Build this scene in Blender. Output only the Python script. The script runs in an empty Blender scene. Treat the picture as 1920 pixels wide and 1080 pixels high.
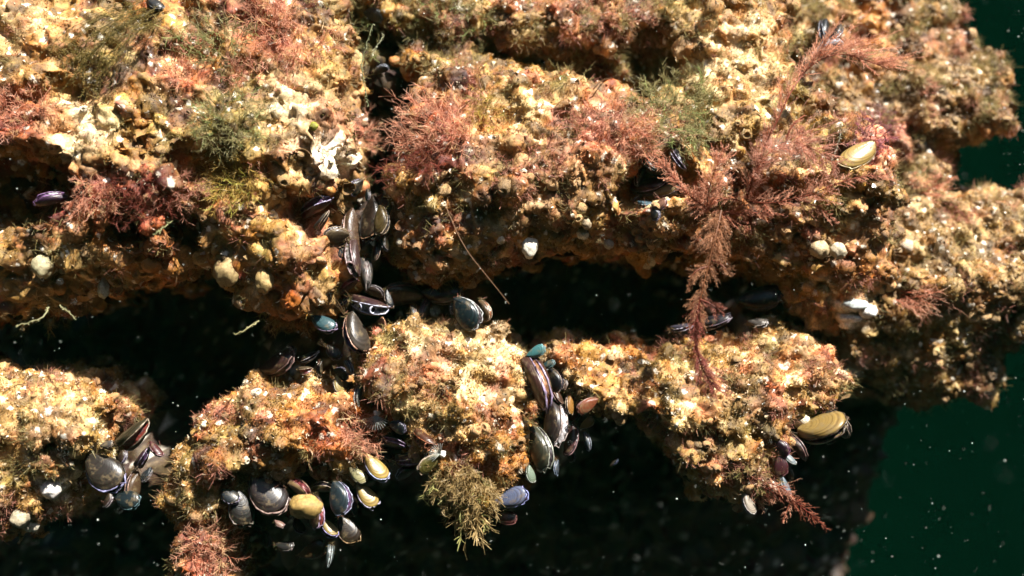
import bpy, math, time
import numpy as np
from mathutils import Vector, Matrix
from mathutils.bvhtree import BVHTree

# ------------------------------------------------------------------ camera, sky, sun, exposure
SC = bpy.context.scene
COL = SC.collection
S = 0.0005            # one working unit U = 0.5 mm; 1 U is one pixel of the photograph at the focal plane
DC = 2000.0           # camera distance from the focal plane, in U (1 m)
rng = np.random.default_rng(11)

cam_d = bpy.data.cameras.new('camera')
cam = bpy.data.objects.new('camera', cam_d)
COL.objects.link(cam)
cam.location = (0, -DC * S, 0)
cam.rotation_euler = (math.radians(90), 0, 0)
cam_d.sensor_width = 36.0
cam_d.lens = 36.0 * DC / 1920.0
cam_d.clip_start = 0.02
cam_d.clip_end = 60
cam_d.dof.use_dof = True
cam_d.dof.focus_distance = (DC + 10) * S
cam_d.dof.aperture_fstop = 1.8
SC.camera = cam

TO_SUN = Vector((0.38, -0.46, 0.80)).normalized()
world = bpy.data.worlds.new('World')
SC.world = world
world.use_nodes = True
wn = world.node_tree.nodes
sky = wn.new('ShaderNodeTexSky')
sky.sky_type = 'NISHITA'
sky.sun_disc = False
sky.sun_elevation = math.asin(TO_SUN.z)
sky.sun_rotation = math.atan2(TO_SUN.x, TO_SUN.y)
world.node_tree.links.new(sky.outputs[0], wn['Background'].inputs[0])
wn['Background'].inputs[1].default_value = 0.05

sun_d = bpy.data.lights.new('sun', 'SUN')
sun_d.energy = 5.0
sun_d.angle = math.radians(0.7)
sun_d.color = (1.0, 0.97, 0.91)
sun = bpy.data.objects.new('sun', sun_d)
sun.rotation_euler = TO_SUN.to_track_quat('Z', 'Y').to_euler()
sun.location = (0.5, -1, 2)
COL.objects.link(sun)

SC.view_settings.view_transform = 'Standard'
SC.view_settings.look = 'None'
SC.view_settings.gamma = 1.0
SC.view_settings.exposure = 1.9
SC.render.engine = 'CYCLES'
SC.cycles.use_denoising = True
SC.cycles.max_bounces = 6
SC.cycles.diffuse_bounces = 2
SC.cycles.volume_bounces = 0

# ------------------------------------------------------------------ numpy noise
_P = rng.permutation(256)
_P = np.concatenate([_P, _P, _P])
_G = rng.normal(size=(256, 3))
_G /= np.linalg.norm(_G, axis=1)[:, None]
_R = rng.random((256, 4))

def perlin(p):
    i = np.floor(p).astype(np.int64)
    f = p - i
    i &= 255
    u = f * f * f * (f * (f * 6 - 15) + 10)
    out = np.zeros(len(p))
    for dx in (0, 1):
        wx = u[:, 0] if dx else 1 - u[:, 0]
        a = _P[i[:, 0] + dx]
        for dy in (0, 1):
            wy = wx * (u[:, 1] if dy else 1 - u[:, 1])
            b = _P[a + i[:, 1] + dy]
            for dz in (0, 1):
                g = _G[_P[b + i[:, 2] + dz]]
                d = (f[:, 0] - dx) * g[:, 0] + (f[:, 1] - dy) * g[:, 1] + (f[:, 2] - dz) * g[:, 2]
                out += d * wy * (u[:, 2] if dz else 1 - u[:, 2])
    return out

def fbm(p, octv=3, gain=.5):
    s = np.zeros(len(p)); a = 1.0
    for o in range(octv):
        s += a * perlin(p * (2.03 ** o) + 17.3 * o); a *= gain
    return s

def worley(p):
    i = np.floor(p).astype(np.int64)
    f = p - i
    i &= 255
    f1 = np.full(len(p), 9.0); f2 = np.full(len(p), 9.0); idn = np.zeros(len(p), np.int64)
    for dx in (-1, 0, 1):
        a = _P[(i[:, 0] + dx) & 255]
        for dy in (-1, 0, 1):
            b = _P[a + ((i[:, 1] + dy) & 255)]
            for dz in (-1, 0, 1):
                h = _P[b + ((i[:, 2] + dz) & 255)]
                r = _R[h]
                d = (dx + r[:, 0] - f[:, 0]) ** 2 + (dy + r[:, 1] - f[:, 1]) ** 2 + (dz + r[:, 2] - f[:, 2]) ** 2
                m = d < f1
                f2 = np.where(m, f1, np.minimum(f2, d))
                idn = np.where(m, h, idn)
                f1 = np.where(m, d, f1)
    return np.sqrt(f1), np.sqrt(f2), idn

def sstep(a, b, x):
    t = np.clip((x - a) / (b - a), 0, 1)
    return t * t * (3 - 2 * t)

# ------------------------------------------------------------------ mapping
def W(px, py, y):
    k = 1 + y / DC
    return np.array([(px - 960) * k, y, (540 - py) * k])

def pix(co):
    k = 1 + co[:, 1] / DC
    return co[:, 0] / k + 960, 540 - co[:, 2] / k

# ------------------------------------------------------------------ mesh + object helpers
def mesh_np(name, co, faces=None, tris=None, quads=None, col=None, smooth=True, scale=S):
    me = bpy.data.meshes.new(name)
    co = np.asarray(co, np.float64) * scale
    loops = []; starts = []; n = 0
    if quads is not None and len(quads):
        q = np.asarray(quads); loops.append(q.ravel()); starts.append(np.arange(len(q)) * 4); n += q.size
    if tris is not None and len(tris):
        t = np.asarray(tris); loops.append(t.ravel()); starts.append(n + np.arange(len(t)) * 3)
    lp = np.concatenate(loops); st = np.concatenate(starts)
    me.vertices.add(len(co)); me.vertices.foreach_set('co', co.ravel())
    me.loops.add(len(lp)); me.loops.foreach_set('vertex_index', lp.astype(np.int32))
    me.polygons.add(len(st)); me.polygons.foreach_set('loop_start', st.astype(np.int32))
    me.polygons.foreach_set('use_smooth', np.full(len(st), smooth))
    me.update(calc_edges=True)
    me.validate()
    if col is not None:
        a = me.color_attributes.new('Col', 'FLOAT_COLOR', 'POINT')
        c4 = np.ones((len(co), 4), np.float32); c4[:, :3] = col
        a.data.foreach_set('color', c4.ravel())
    return me

def ob(name, me, mat=None, parent=None, loc=None):
    o = bpy.data.objects.new(name, me)
    COL.objects.link(o)
    if mat is not None and me is not None and not me.materials:
        me.materials.append(mat)
    if parent is not None:
        o.parent = parent
    if loc is not None:
        o.location = loc
    return o

def tag(o, label=None, cat=None, group=None, kind=None):
    if label: o['label'] = label
    if cat: o['category'] = cat
    if group: o['group'] = group
    if kind: o['kind'] = kind
    return o

# ------------------------------------------------------------------ materials
def new_mat(name):
    m = bpy.data.materials.new(name)
    m.use_nodes = True
    nt = m.node_tree
    return m, nt, nt.nodes, nt.links, nt.nodes['Principled BSDF']

def noise_node(N, L, scale, detail=4, rough=.6, coord=None):
    t = N.new('ShaderNodeTexNoise')
    t.inputs['Scale'].default_value = scale
    t.inputs['Detail'].default_value = detail
    t.inputs['Roughness'].default_value = rough
    if coord is not None: L.new(coord, t.inputs['Vector'])
    return t

def ramp(N, stops):
    r = N.new('ShaderNodeValToRGB')
    e = r.color_ramp.elements
    while len(e) < len(stops): e.new(.5)
    for k, (p, c) in enumerate(stops):
        e[k].position = p; e[k].color = (*c, 1)
    return r

def mix(N, L, mode, fac, a, b):
    m = N.new('ShaderNodeMix'); m.data_type = 'RGBA'; m.blend_type = mode
    for s, v in ((m.inputs[0], fac), (m.inputs[6], a), (m.inputs[7], b)):
        if hasattr(v, 'is_output'): L.new(v, s)
        elif isinstance(v, (int, float)): s.default_value = v
        else: s.default_value = (*v, 1)
    return m.outputs[2]

def mat_rock():
    m, nt, N, L, b = new_mat('encrusted_rock')
    tc = N.new('ShaderNodeTexCoord')
    at = N.new('ShaderNodeAttribute'); at.attribute_name = 'Col'
    n1 = noise_node(N, L, 420, 4, .7, tc.outputs['Object'])
    r1 = ramp(N, [(.30, (.55, .46, .38)), (.5, (.95, .93, .9)), (.70, (1.3, 1.28, 1.22))])
    L.new(n1.outputs['Fac'], r1.inputs[0])
    c = mix(N, L, 'MULTIPLY', 1.0, at.outputs['Color'], r1.outputs[0])
    n2 = noise_node(N, L, 160, 3, .6, tc.outputs['Object'])
    r2 = ramp(N, [(.55, (0, 0, 0)), (.72, (.55, .55, .55))])
    L.new(n2.outputs['Fac'], r2.inputs[0])
    c = mix(N, L, 'MIX', r2.outputs[0], c, (.15, .10, .045))
    L.new(c, b.inputs['Base Color'])
    b.inputs['Roughness'].default_value = .55
    b.inputs['Specular IOR Level'].default_value = .35
    bp = N.new('ShaderNodeBump'); bp.inputs['Strength'].default_value = .55; bp.inputs['Distance'].default_value = .0015
    n3 = noise_node(N, L, 900, 5, .75, tc.outputs['Object'])
    L.new(n3.outputs['Fac'], bp.inputs['Height']); L.new(bp.outputs[0], b.inputs['Normal'])
    return m

def mat_attr(name, trans=.35, rough=.5, spec=.3):
    m, nt, N, L, b = new_mat(name)
    at = N.new('ShaderNodeAttribute'); at.attribute_name = 'Col'
    L.new(at.outputs['Color'], b.inputs['Base Color'])
    b.inputs['Roughness'].default_value = rough
    b.inputs['Specular IOR Level'].default_value = spec
    if trans > 0:
        t = N.new('ShaderNodeBsdfTranslucent'); L.new(at.outputs['Color'], t.inputs[0])
        mx = N.new('ShaderNodeMixShader'); mx.inputs[0].default_value = trans
        L.new(b.outputs[0], mx.inputs[1]); L.new(t.outputs[0], mx.inputs[2])
        L.new(mx.outputs[0], N['Material Output'].inputs[0])
    return m

def mat_barnacle():
    m, nt, N, L, b = new_mat('barnacle_plates')
    oi = N.new('ShaderNodeObjectInfo')
    tc = N.new('ShaderNodeTexCoord')
    n = noise_node(N, L, 500, 4, .7, tc.outputs['Object'])
    # object coordinates are unit sized here
    n.inputs['Scale'].default_value = 5
    r2 = ramp(N, [(.3, (.35, .28, .2)), (.6, (1.15, 1.1, 1.0))])
    L.new(n.outputs['Fac'], r2.inputs[0])
    L.new(mix(N, L, 'MULTIPLY', 1.0, oi.outputs['Color'], r2.outputs[0]), b.inputs['Base Color'])
    b.inputs['Roughness'].default_value = .5
    bp = N.new('ShaderNodeBump'); bp.inputs['Strength'].default_value = .9; bp.inputs['Distance'].default_value = .002
    L.new(n.outputs['Fac'], bp.inputs['Height']); L.new(bp.outputs[0], b.inputs['Normal'])
    return m

def mat_shell(name, rings=True):
    m, nt, N, L, b = new_mat(name)
    oi = N.new('ShaderNodeObjectInfo')
    tc = N.new('ShaderNodeTexCoord')
    n = noise_node(N, L, 4, 4, .6, tc.outputs['Object'])
    if rings:
        at = N.new('ShaderNodeAttribute'); at.attribute_name = 'ring'
        mt = N.new('ShaderNodeMath'); mt.operation = 'MULTIPLY_ADD'; mt.inputs[1].default_value = .05
        L.new(n.outputs['Fac'], mt.inputs[0]); L.new(at.outputs['Fac'], mt.inputs[2])
        n1 = N.new('ShaderNodeTexNoise'); n1.noise_dimensions = '1D'
        n1.inputs['Scale'].default_value = 16; n1.inputs['Detail'].default_value = 3
        L.new(mt.outputs[0], n1.inputs['W'])
        r = ramp(N, [(.30, (.68, .62, .58)), (.5, (1, 1, 1)), (.72, (1.2, 1.17, 1.14))])
        L.new(n1.outputs['Fac'], r.inputs[0])
    else:
        n.inputs['Scale'].default_value = 9
        r = ramp(N, [(.36, (.22, .17, .15)), (.55, (.9, .87, .87)), (.68, (1.3, 1.28, 1.3))])
        L.new(n.outputs['Fac'], r.inputs[0])
    c = mix(N, L, 'MULTIPLY', 1.0, oi.outputs['Color'], r.outputs[0])
    nd = noise_node(N, L, 130, 5, .7, None); ge = N.new('ShaderNodeNewGeometry'); L.new(ge.outputs['Position'], nd.inputs['Vector'])
    rd = ramp(N, [(.52, (0, 0, 0)), (.68, (.6, .6, .6))]); L.new(nd.outputs['Fac'], rd.inputs[0])
    c = mix(N, L, 'MIX', rd.outputs[0], c, (.13, .095, .05) if rings else (.10, .06, .06))
    L.new(c, b.inputs['Base Color'])
    b.inputs['Roughness'].default_value = .33
    b.inputs['Specular IOR Level'].default_value = .3
    bp = N.new('ShaderNodeBump'); bp.inputs['Strength'].default_value = .35; bp.inputs['Distance'].default_value = .0006
    L.new((n1 if rings else n).outputs['Fac'], bp.inputs['Height']); L.new(bp.outputs[0], b.inputs['Normal'])
    return m

M_ROCK = mat_rock()
M_TURF = mat_attr('algal_turf', .3, .6, .25)
M_WEED = mat_attr('seaweed_filament', .55, .45, .3)
M_GRIT = mat_attr('shell_grit', 0, .35, .5)
M_BARN = mat_barnacle()
M_VALVE = mat_shell('mussel_valve')
M_LIP = mat_shell('mussel_lip', False)
M_SOFT = mat_shell('mussel_mantle', False)

def mat_plain(name, col, rough=.6):
    m, nt, N, L, b = new_mat(name)
    tc = N.new('ShaderNodeTexCoord')
    n = noise_node(N, L, 3, 5, .6, tc.outputs['Object'])
    r = ramp(N, [(.3, tuple(.65 * c for c in col)), (.7, tuple(1.2 * c for c in col))])
    L.new(n.outputs['Fac'], r.inputs[0]); L.new(r.outputs[0], b.inputs['Base Color'])
    b.inputs['Roughness'].default_value = rough
    b.inputs['Specular IOR Level'].default_value = .1
    return m
M_DARK = mat_plain('siphon_dark', (.012, .010, .010))
M_WATER = mat_plain('deep_green_water', (.0001, .0018, .0007), .95)
M_WATER.node_tree.nodes['Principled BSDF'].inputs['Specular IOR Level'].default_value = 0
M_BED = mat_plain('silt_sea_bed', (.02, .022, .018), .95)
M_SPECK = mat_plain('drifting_speck', (.75, .78, .7), .5)

# ------------------------------------------------------------------ surface nets
def surface_nets(f, origin, g):
    nx, ny, nz = f.shape
    ins = f < 0
    c = np.zeros((nx - 1, ny - 1, nz - 1), np.int8)
    for dx in (0, 1):
        for dy in (0, 1):
            for dz in (0, 1):
                c += ins[dx:nx - 1 + dx, dy:ny - 1 + dy, dz:nz - 1 + dz]
    act = (c > 0) & (c < 8)
    idx = np.full(act.shape, -1, np.int64)
    cells = np.argwhere(act)
    idx[act] = np.arange(len(cells))
    acc = np.zeros((len(cells), 3)); cnt = np.zeros(len(cells))
    i, j, k = cells.T
    cor = [(a, b_, c_) for a in (0, 1) for b_ in (0, 1) for c_ in (0, 1)]
    for a in range(8):
        for b_ in range(a + 1, 8):
            A, B = np.array(cor[a]), np.array(cor[b_])
            if np.abs(A - B).sum() != 1: continue
            fa = f[i + A[0], j + A[1], k + A[2]]; fb = f[i + B[0], j + B[1], k + B[2]]
            m = (fa < 0) != (fb < 0)
            t = np.where(m, fa / np.where(m, fa - fb, 1), 0)
            acc += np.where(m[:, None], A + t[:, None] * (B - A), 0); cnt += m
    v = (cells + acc / cnt[:, None]) * g + origin
    quads = []
    for ax in range(3):
        s0 = [slice(1, -1)] * 3; s1 = [slice(1, -1)] * 3
        s0[ax] = slice(0, -1); s1[ax] = slice(1, None)
        a = ins[tuple(s0)]; b_ = ins[tuple(s1)]
        e = np.argwhere(a != b_)
        if not len(e): continue
        flip = a[tuple(e.T)]
        off = np.ones(3, int); off[ax] = 0
        p = e + off
        u, w = [(1, 2), (2, 0), (0, 1)][ax]
        def cell(du, dw):
            q = p.copy(); q[:, u] -= du; q[:, w] -= dw
            return idx[q[:, 0], q[:, 1], q[:, 2]]
        Q = np.stack([cell(1, 1), cell(0, 1), cell(0, 0), cell(1, 0)], 1)
        Q[~flip] = Q[~flip][:, ::-1]
        quads.append(Q)
    Q = np.concatenate(quads)
    return v, Q[(Q >= 0).all(1)]

def poly_sdf(P, poly):
    """signed distance, positive inside"""
    d = np.full(len(P), 1e9); ins = np.zeros(len(P), bool)
    n = len(poly)
    for k in range(n):
        a, b_ = poly[k], poly[(k + 1) % n]
        e = b_ - a; w = P - a
        t = np.clip((w @ e) / (e @ e), 0, 1)
        d = np.minimum(d, ((w - t[:, None] * e) ** 2).sum(1))
        c1 = (a[1] > P[:, 1]) != (b_[1] > P[:, 1])
        with np.errstate(divide='ignore', invalid='ignore'):
            xi = a[0] + (P[:, 1] - a[1]) / (b_[1] - a[1]) * e[0]
        ins ^= c1 & (P[:, 0] < xi)
    d = np.sqrt(d)
    return np.where(ins, d, -d)

# patches on the rock, living colour plus a painted sun spot and haze grey: (px, py, radius, colour, strength)
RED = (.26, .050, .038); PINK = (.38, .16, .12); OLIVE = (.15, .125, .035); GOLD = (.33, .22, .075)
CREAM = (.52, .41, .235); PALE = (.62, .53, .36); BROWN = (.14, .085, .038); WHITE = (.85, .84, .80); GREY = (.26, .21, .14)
PATCH = [
    (30, 210, 80, RED, .7), (130, 370, 80, RED, .8), (270, 385, 90, RED, .85), (340, 140, 60, PINK, .6), (500, 40, 90, RED, .7),
    (150, 250, 70, PALE, .7), (560, 200, 90, PALE, .7), (640, 230, 60, PINK, .6), (622, 296, 46, (.90, .86, .80), .85), (430, 240, 90, OLIVE, .8),  # near-white spot at the block's right edge: bare shell with sun glare painted in
    (440, 330, 70, GOLD, .8), (200, 90, 80, OLIVE, .6), (590, 440, 70, PINK, .35), (80, 520, 100, BROWN, .5), (290, 500, 60, (.5, .2, .04), .6),
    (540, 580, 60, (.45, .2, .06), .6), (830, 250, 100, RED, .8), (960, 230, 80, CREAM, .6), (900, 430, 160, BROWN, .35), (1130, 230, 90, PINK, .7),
    (1040, 330, 90, PINK, .35), (1260, 190, 90, OLIVE, .75), (1180, 60, 60, BROWN, .4), (1340, 120, 110, CREAM, .7), (1390, 60, 90, CREAM, .5),
    (1370, 400, 110, RED, .55), (1640, 60, 90, (.5, .24, .08), .5), (1800, 70, 60, RED, .35), (1660, 260, 60, (.45, .14, .14), .6), (1780, 170, 90, GREY, .4),  # grey on the far right rock puts haze into its colour
    (1790, 480, 160, (.30, .22, .11), .75), (1700, 640, 130, (.32, .26, .12), .6), (1610, 480, 90, (.4, .18, .08), .5), (1605, 582, 34, WHITE, .95),
    (1560, 680, 60, (.5, .2, .13), .4), (1480, 620, 90, CREAM, .4), (800, 660, 60, PALE, .6), (800, 690, 45, PINK, .6), (940, 640, 60, PALE, .7),
    (860, 930, 70, OLIVE, .6), (940, 850, 80, (.45, .22, .06), .5), (690, 815, 50, RED, .8), (600, 790, 80, (.42, .14, .06), .6), (450, 830, 70, OLIVE, .35),
    (390, 1040, 70, RED, .7), (1450, 930, 60, RED, .7), (80, 780, 110, CREAM, .5), (97, 918, 22, WHITE, .9), (50, 978, 24, PALE, .9), (1600, 690, 20, WHITE, .8),
    (1330, 760, 100, CREAM, .35), (1410, 850, 90, OLIVE, .4), (1120, 690, 80, (.3, .16, .05), .5), (700, 60, 60, OLIVE, .6), (880, 60, 80, OLIVE, .5),
    (40, 40, 80, CREAM, .5), (70, 120, 70, GOLD, .4), (1100, 40, 80, PINK, .45),
]

BVS = []          # coarse shapes of the rocks, for resting things on them
ROCK_INFO = []    # sampled surface of the rocks

def in_view(fc):
    """which coarse faces show from the camera or from a step to either side of it"""
    out = np.zeros(len(fc), bool)
    for c in ((0, -DC, 0), (-300, -DC, 40), (300, -DC, 40)):
        c = Vector(c)
        for k in np.nonzero(~out)[0]:
            p = Vector(fc[k]); d = p - c; L = d.length
            h, n, i, t = BVH.ray_cast(c, d / L)
            out[k] = h is None or t > L - 45
    return out

def finish_rock(name, v, q, seed, bump=1.0, tint=None, label=None, kind=None, subd=2):
    """fine, lumpy, coloured skin over the coarse shape; the hidden rear stays coarse"""
    fc = v[q].mean(1)
    nrm = np.cross(v[q[:, 2]] - v[q[:, 0]], v[q[:, 3]] - v[q[:, 1]])
    nrm /= np.linalg.norm(nrm, axis=1)[:, None] + 1e-9
    view = fc - np.array([0, -DC, 0]); view /= np.linalg.norm(view, axis=1)[:, None]
    px, py = pix(fc)
    vis = ((nrm * view).sum(1) < .30) & (px > -110) & (px < 2030) & (py > -90) & (py < 1170)
    cand = np.nonzero(vis)[0]
    if kind is None: vis[cand] = in_view(fc[cand])
    else: vis[:] = True
    def compact(qq):
        u, inv = np.unique(qq, return_inverse=True)
        return v[u], inv.reshape(qq.shape)
    v1, q1 = compact(q[vis])
    tmp = mesh_np('tmp', v1, quads=q1, scale=1.0)
    o = bpy.data.objects.new('tmp', tmp); COL.objects.link(o)
    md = o.modifiers.new('s', 'SUBSURF'); md.levels = subd; md.render_levels = subd; md.boundary_smooth = 'PRESERVE_CORNERS'
    dg = bpy.context.evaluated_depsgraph_get(); dg.update()
    em = o.evaluated_get(dg).to_mesh()
    n = len(em.vertices)
    co = np.empty(n * 3); em.vertices.foreach_get('co', co); co = co.reshape(-1, 3)
    no = np.empty(n * 3, np.float32); em.vertex_normals.foreach_get('vector', no); no = no.reshape(-1, 3).astype(float)
    lp = np.empty(len(em.loops), np.int32); em.loops.foreach_get('vertex_index', lp)
    fq = lp.reshape(-1, 4)
    o.evaluated_get(dg).to_mesh_clear()
    bpy.data.objects.remove(o); bpy.data.meshes.remove(tmp)
    sd = np.array([seed * 13.7, seed * 5.1, seed * 9.3])
    # lumps of shell and crust at several sizes
    wp = co + 9 * np.stack([perlin(co / 31 + sd), perlin(co / 31 + sd + 40), perlin(co / 31 + sd + 80)], 1)
    big = fbm(co / 58 + sd, 3)
    f1, f2, i1 = worley(wp / 37 + sd)
    g1, g2, i2 = worley(wp / 17 + sd * 2)
    h1, h2, i3 = worley(co / 7.5 + sd)
    m1 = sstep(-.15, .25, perlin(co / 90 + sd * 3))
    m2 = sstep(-.25, .2, perlin(co / 45 + sd * 4))
    lump = np.sqrt(np.clip(1 - (f1 / .75) ** 2, 0, 1)) * (.4 + _R[i1, 3])
    lump2 = np.sqrt(np.clip(1 - (g1 / .8) ** 2, 0, 1)) * (.3 + _R[i2, 2])
    lump3 = np.clip(1 - h1 / .8, 0, 1)
    pit = sstep(.25, .5, perlin(co / 17 + sd * 5))
    m3 = sstep(-.22, .18, perlin(co / 70 + sd * 6))
    lump2 = lump2 * (.35 + .65 * m3); lump3 = lump3 * (.2 + .8 * m3)
    d = 25 * big + (19 + 7 * sstep(.1, -.5, no[:, 2])) * lump * (.3 + .7 * m1) + 7.5 * lump2 * (.3 + .7 * m2) + 1.3 * lump3 - 9 * pit + 1.2 * perlin(co / 5 + sd)
    d -= 13
    d *= bump
    cn = co + no * d[:, None]
    # colour: palette by region, by lump and by grain
    px, py = pix(co)
    t = fbm(co / 75 + sd * 1.7, 3)[:, None]
    base = np.array((.35, .25, .12)) + np.zeros((n, 3))
    base = base + (np.array(CREAM) * 1.15 - base) * sstep(.0, .35, fbm(co / 48 + sd * 2.3, 2))[:, None]
    base = base + (np.array((.29, .125, .05)) - base) * (.85 * sstep(.0, .26, fbm(co / 62 + sd * 2.9 + 7, 2)))[:, None]
    base = base + (np.array((.34, .125, .10)) - base) * (.85 * sstep(.08, .30, fbm(co / 55 + sd * 3.3 + 3, 2)))[:, None]
    base = base + (np.array(GOLD) - base) * sstep(.0, .35, t)
    base = base + (np.array(BROWN) - base) * sstep(-.05, -.45, t) * .8
    base = base + (np.array((.19, .165, .065)) - base) * (.75 * sstep(.10, .34, fbm(co / 66 + sd * 3.9 + 11, 2)))[:, None]
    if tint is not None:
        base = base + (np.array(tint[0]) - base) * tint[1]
    jx = px + 26 * perlin(co / 40 + 3); jy = py + 26 * perlin(co / 40 + 33)
    x0, x1, y0_, y1 = jx.min(), jx.max(), jy.min(), jy.max()
    jx, jy, base = jx.astype(np.float32), jy.astype(np.float32), base.astype(np.float32)
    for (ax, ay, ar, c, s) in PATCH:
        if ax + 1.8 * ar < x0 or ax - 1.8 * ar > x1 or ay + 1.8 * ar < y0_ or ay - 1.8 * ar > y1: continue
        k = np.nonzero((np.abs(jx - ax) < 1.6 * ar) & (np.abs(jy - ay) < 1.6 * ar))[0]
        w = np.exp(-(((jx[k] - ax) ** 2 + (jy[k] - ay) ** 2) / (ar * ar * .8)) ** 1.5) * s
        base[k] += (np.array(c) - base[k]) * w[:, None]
    pal = np.array([(1.3, 1.25, 1.1), (1.1, .95, .75), (.66, .56, .44), (1, .93, .85), (1.45, 1.4, 1.32), (.7, .58, .46), (1.1, .76, .52), (.48, .38, .3)])
    base *= 1 + (pal[(i1 * 7) % 8] - 1) * .8
    base *= 1 + (pal[(i2 * 5) % 8] - 1) * .55
    base *= .86 + .28 * _R[i3, 0][:, None]
    spk = (_R[i3, 1] > .96)[:, None]
    base = np.where(spk, base * .4 + np.array((.86, .82, .70)) * .6, base)
    lum = (base @ np.array((.3, .5, .2)))[:, None]
    base = base * (1.30 * np.clip(lum, .01, .9) ** .30)          # colour contrast raised for whiter highlights and blacker shade, same hue
    lum = (base @ np.array((.3, .5, .2)))[:, None]
    base = np.clip(lum + (base - lum) * (1.12 - .26 * sstep(.15, .5, lum)), .012, .92)
    # hidden rear
    v2, q2 = compact(q[~vis])
    allco = np.concatenate([cn, v2]); allq = np.concatenate([fq, q2 + n])
    allc = np.concatenate([base, np.zeros((len(v2), 3)) + np.array(BROWN)])
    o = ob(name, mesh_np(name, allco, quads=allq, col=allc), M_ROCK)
    ROCK_INFO.append(dict(obj=o, co=cn, no=no, q=fq, col=base, lump=lump))
    if label: tag(o, label, 'rock', None)
    if kind: o['kind'] = kind
    return o

def rock_shape(poly, y0, R=70, thick=420, lean=.35, under=0.45, mid=None, cuts=(), seed=1, g=12.0, amp=23, edge=14):
    yr = y0 + R * .6
    k = 1 + yr / DC
    P2 = np.array([((x - 960) * k, (540 - y) * k) for x, y in poly], float)
    zm = P2[:, 1].mean() if mid is None else (540 - mid) * k
    lo = np.array([P2[:, 0].min() - 50, y0 - 120, P2[:, 1].min() - 50]); hi = np.array([P2[:, 0].max() + 50, y0 + thick + 60, P2[:, 1].max() + 50])
    lo[0] = max(lo[0], -1350); hi[0] = min(hi[0], 1350); lo[2] = max(lo[2], -800); hi[2] = min(hi[2], 800)
    dims = np.ceil((hi - lo) / g).astype(int) + 1
    gx, gy, gz = [lo[a] + g * np.arange(dims[a]) for a in range(3)]
    X, Z = np.meshgrid(gx, gz, indexing='ij')
    pts = np.stack([X.ravel(), np.zeros(X.size), Z.ravel()], 1)
    sd = seed * 7.77
    wob = np.stack([fbm(pts / 75 + sd, 2), fbm(pts / 75 + sd + 50, 2)], 1) * edge * 1.6
    d2 = poly_sdf(pts[:, [0, 2]] + wob, P2).reshape(X.shape)
    yf = y0 + np.where(Z > zm, lean * (Z - zm), under * (zm - Z)) + 22 * perlin(pts / 130 + sd + 9).reshape(X.shape)
    Y = gy[None, :, None]
    a = (R - d2)[:, None, :] + 0 * Y
    b_ = (yf + R)[:, None, :] - Y
    f = np.minimum(np.maximum(a, b_), 0) + np.hypot(np.maximum(a, 0), np.maximum(b_, 0)) - R
    f = np.maximum(f, Y - (yf + thick)[:, None, :])
    # 3-D lumps near the surface
    near = np.abs(f) < 60
    ii = np.argwhere(near)
    pp = np.stack([gx[ii[:, 0]], gy[ii[:, 1]], gz[ii[:, 2]]], 1)
    f[near] += amp * 1.5 * perlin(pp / 62 + sd) + amp * .8 * perlin(pp / 30 + sd + 5)
    for (cx, cy, cd, rx, ry, rz) in cuts:
        c = W(cx, cy, cd)
        e = np.sqrt(((gx[:, None, None] - c[0]) / rx) ** 2 + ((gy[None, :, None] - c[1]) / ry) ** 2 + ((gz[None, None, :] - c[2]) / rz) ** 2)
        f = np.maximum(f, (1 - e) * min(rx, ry, rz))
    f[0], f[-1] = 5, 5; f[:, 0], f[:, -1] = 5, 5; f[:, :, 0], f[:, :, -1] = 5, 5
    return surface_nets(f, lo, g)

T0 = time.time()
# ------------------------------------------------------------------ the setting: rock wall, water, sea bed
def back_wall():
    g = 22
    X, Z = np.meshgrid(np.arange(-1500, 1500, g), np.arange(-1100, 1000, g), indexing='ij')
    pts = np.stack([X.ravel(), np.zeros(X.size), Z.ravel()], 1)
    px = X + 960
    Y = 470 + 60 * fbm(pts / 210 + 3, 3).reshape(X.shape)
    # the wall comes nearer where the cracks are shallow
    for (ax, ay, r, dep) in [(690, 430, 110, 150), (700, 120, 80, 170), (640, 620, 110, 170), (560, 690, 130, 170), (1040, 790, 110, 150), (740, 850, 90, 120),
                             (520, 980, 120, 130), (240, 880, 100, 120), (1250, 340, 120, 130), (840, 560, 120, 160), (1400, 600, 140, 190), (60, 350, 90, 160)]:
        k = 1 + dep / DC
        w = np.exp(-(((X - (ax - 960) * k) ** 2 + (Z - (540 - ay) * k) ** 2) / (r * r)) ** 2)
        Y = Y + (dep - Y) * w
    # right edge turns away into open water
    Y = Y + np.maximum(0, X - (np.minimum(1010 + .26 * (Z + 260), 1000) + 25 * perlin(pts / 120).reshape(X.shape))) * 6
    Y = Y + sstep(100, 700, X) * sstep(-120, -330, Z) * 260
    Y = Y + np.maximum(0, -Z - 420) * .3
    nx, nz = X.shape
    co = np.stack([X.ravel(), Y.ravel(), Z.ravel()], 1)
    I = np.arange(nx * nz).reshape(nx, nz)
    q = np.stack([I[:-1, :-1], I[1:, :-1], I[1:, 1:], I[:-1, 1:]], -1).reshape(-1, 4)
    return co, q
bv, bq = back_wall()
BVS.append((bv, bq))

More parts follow.
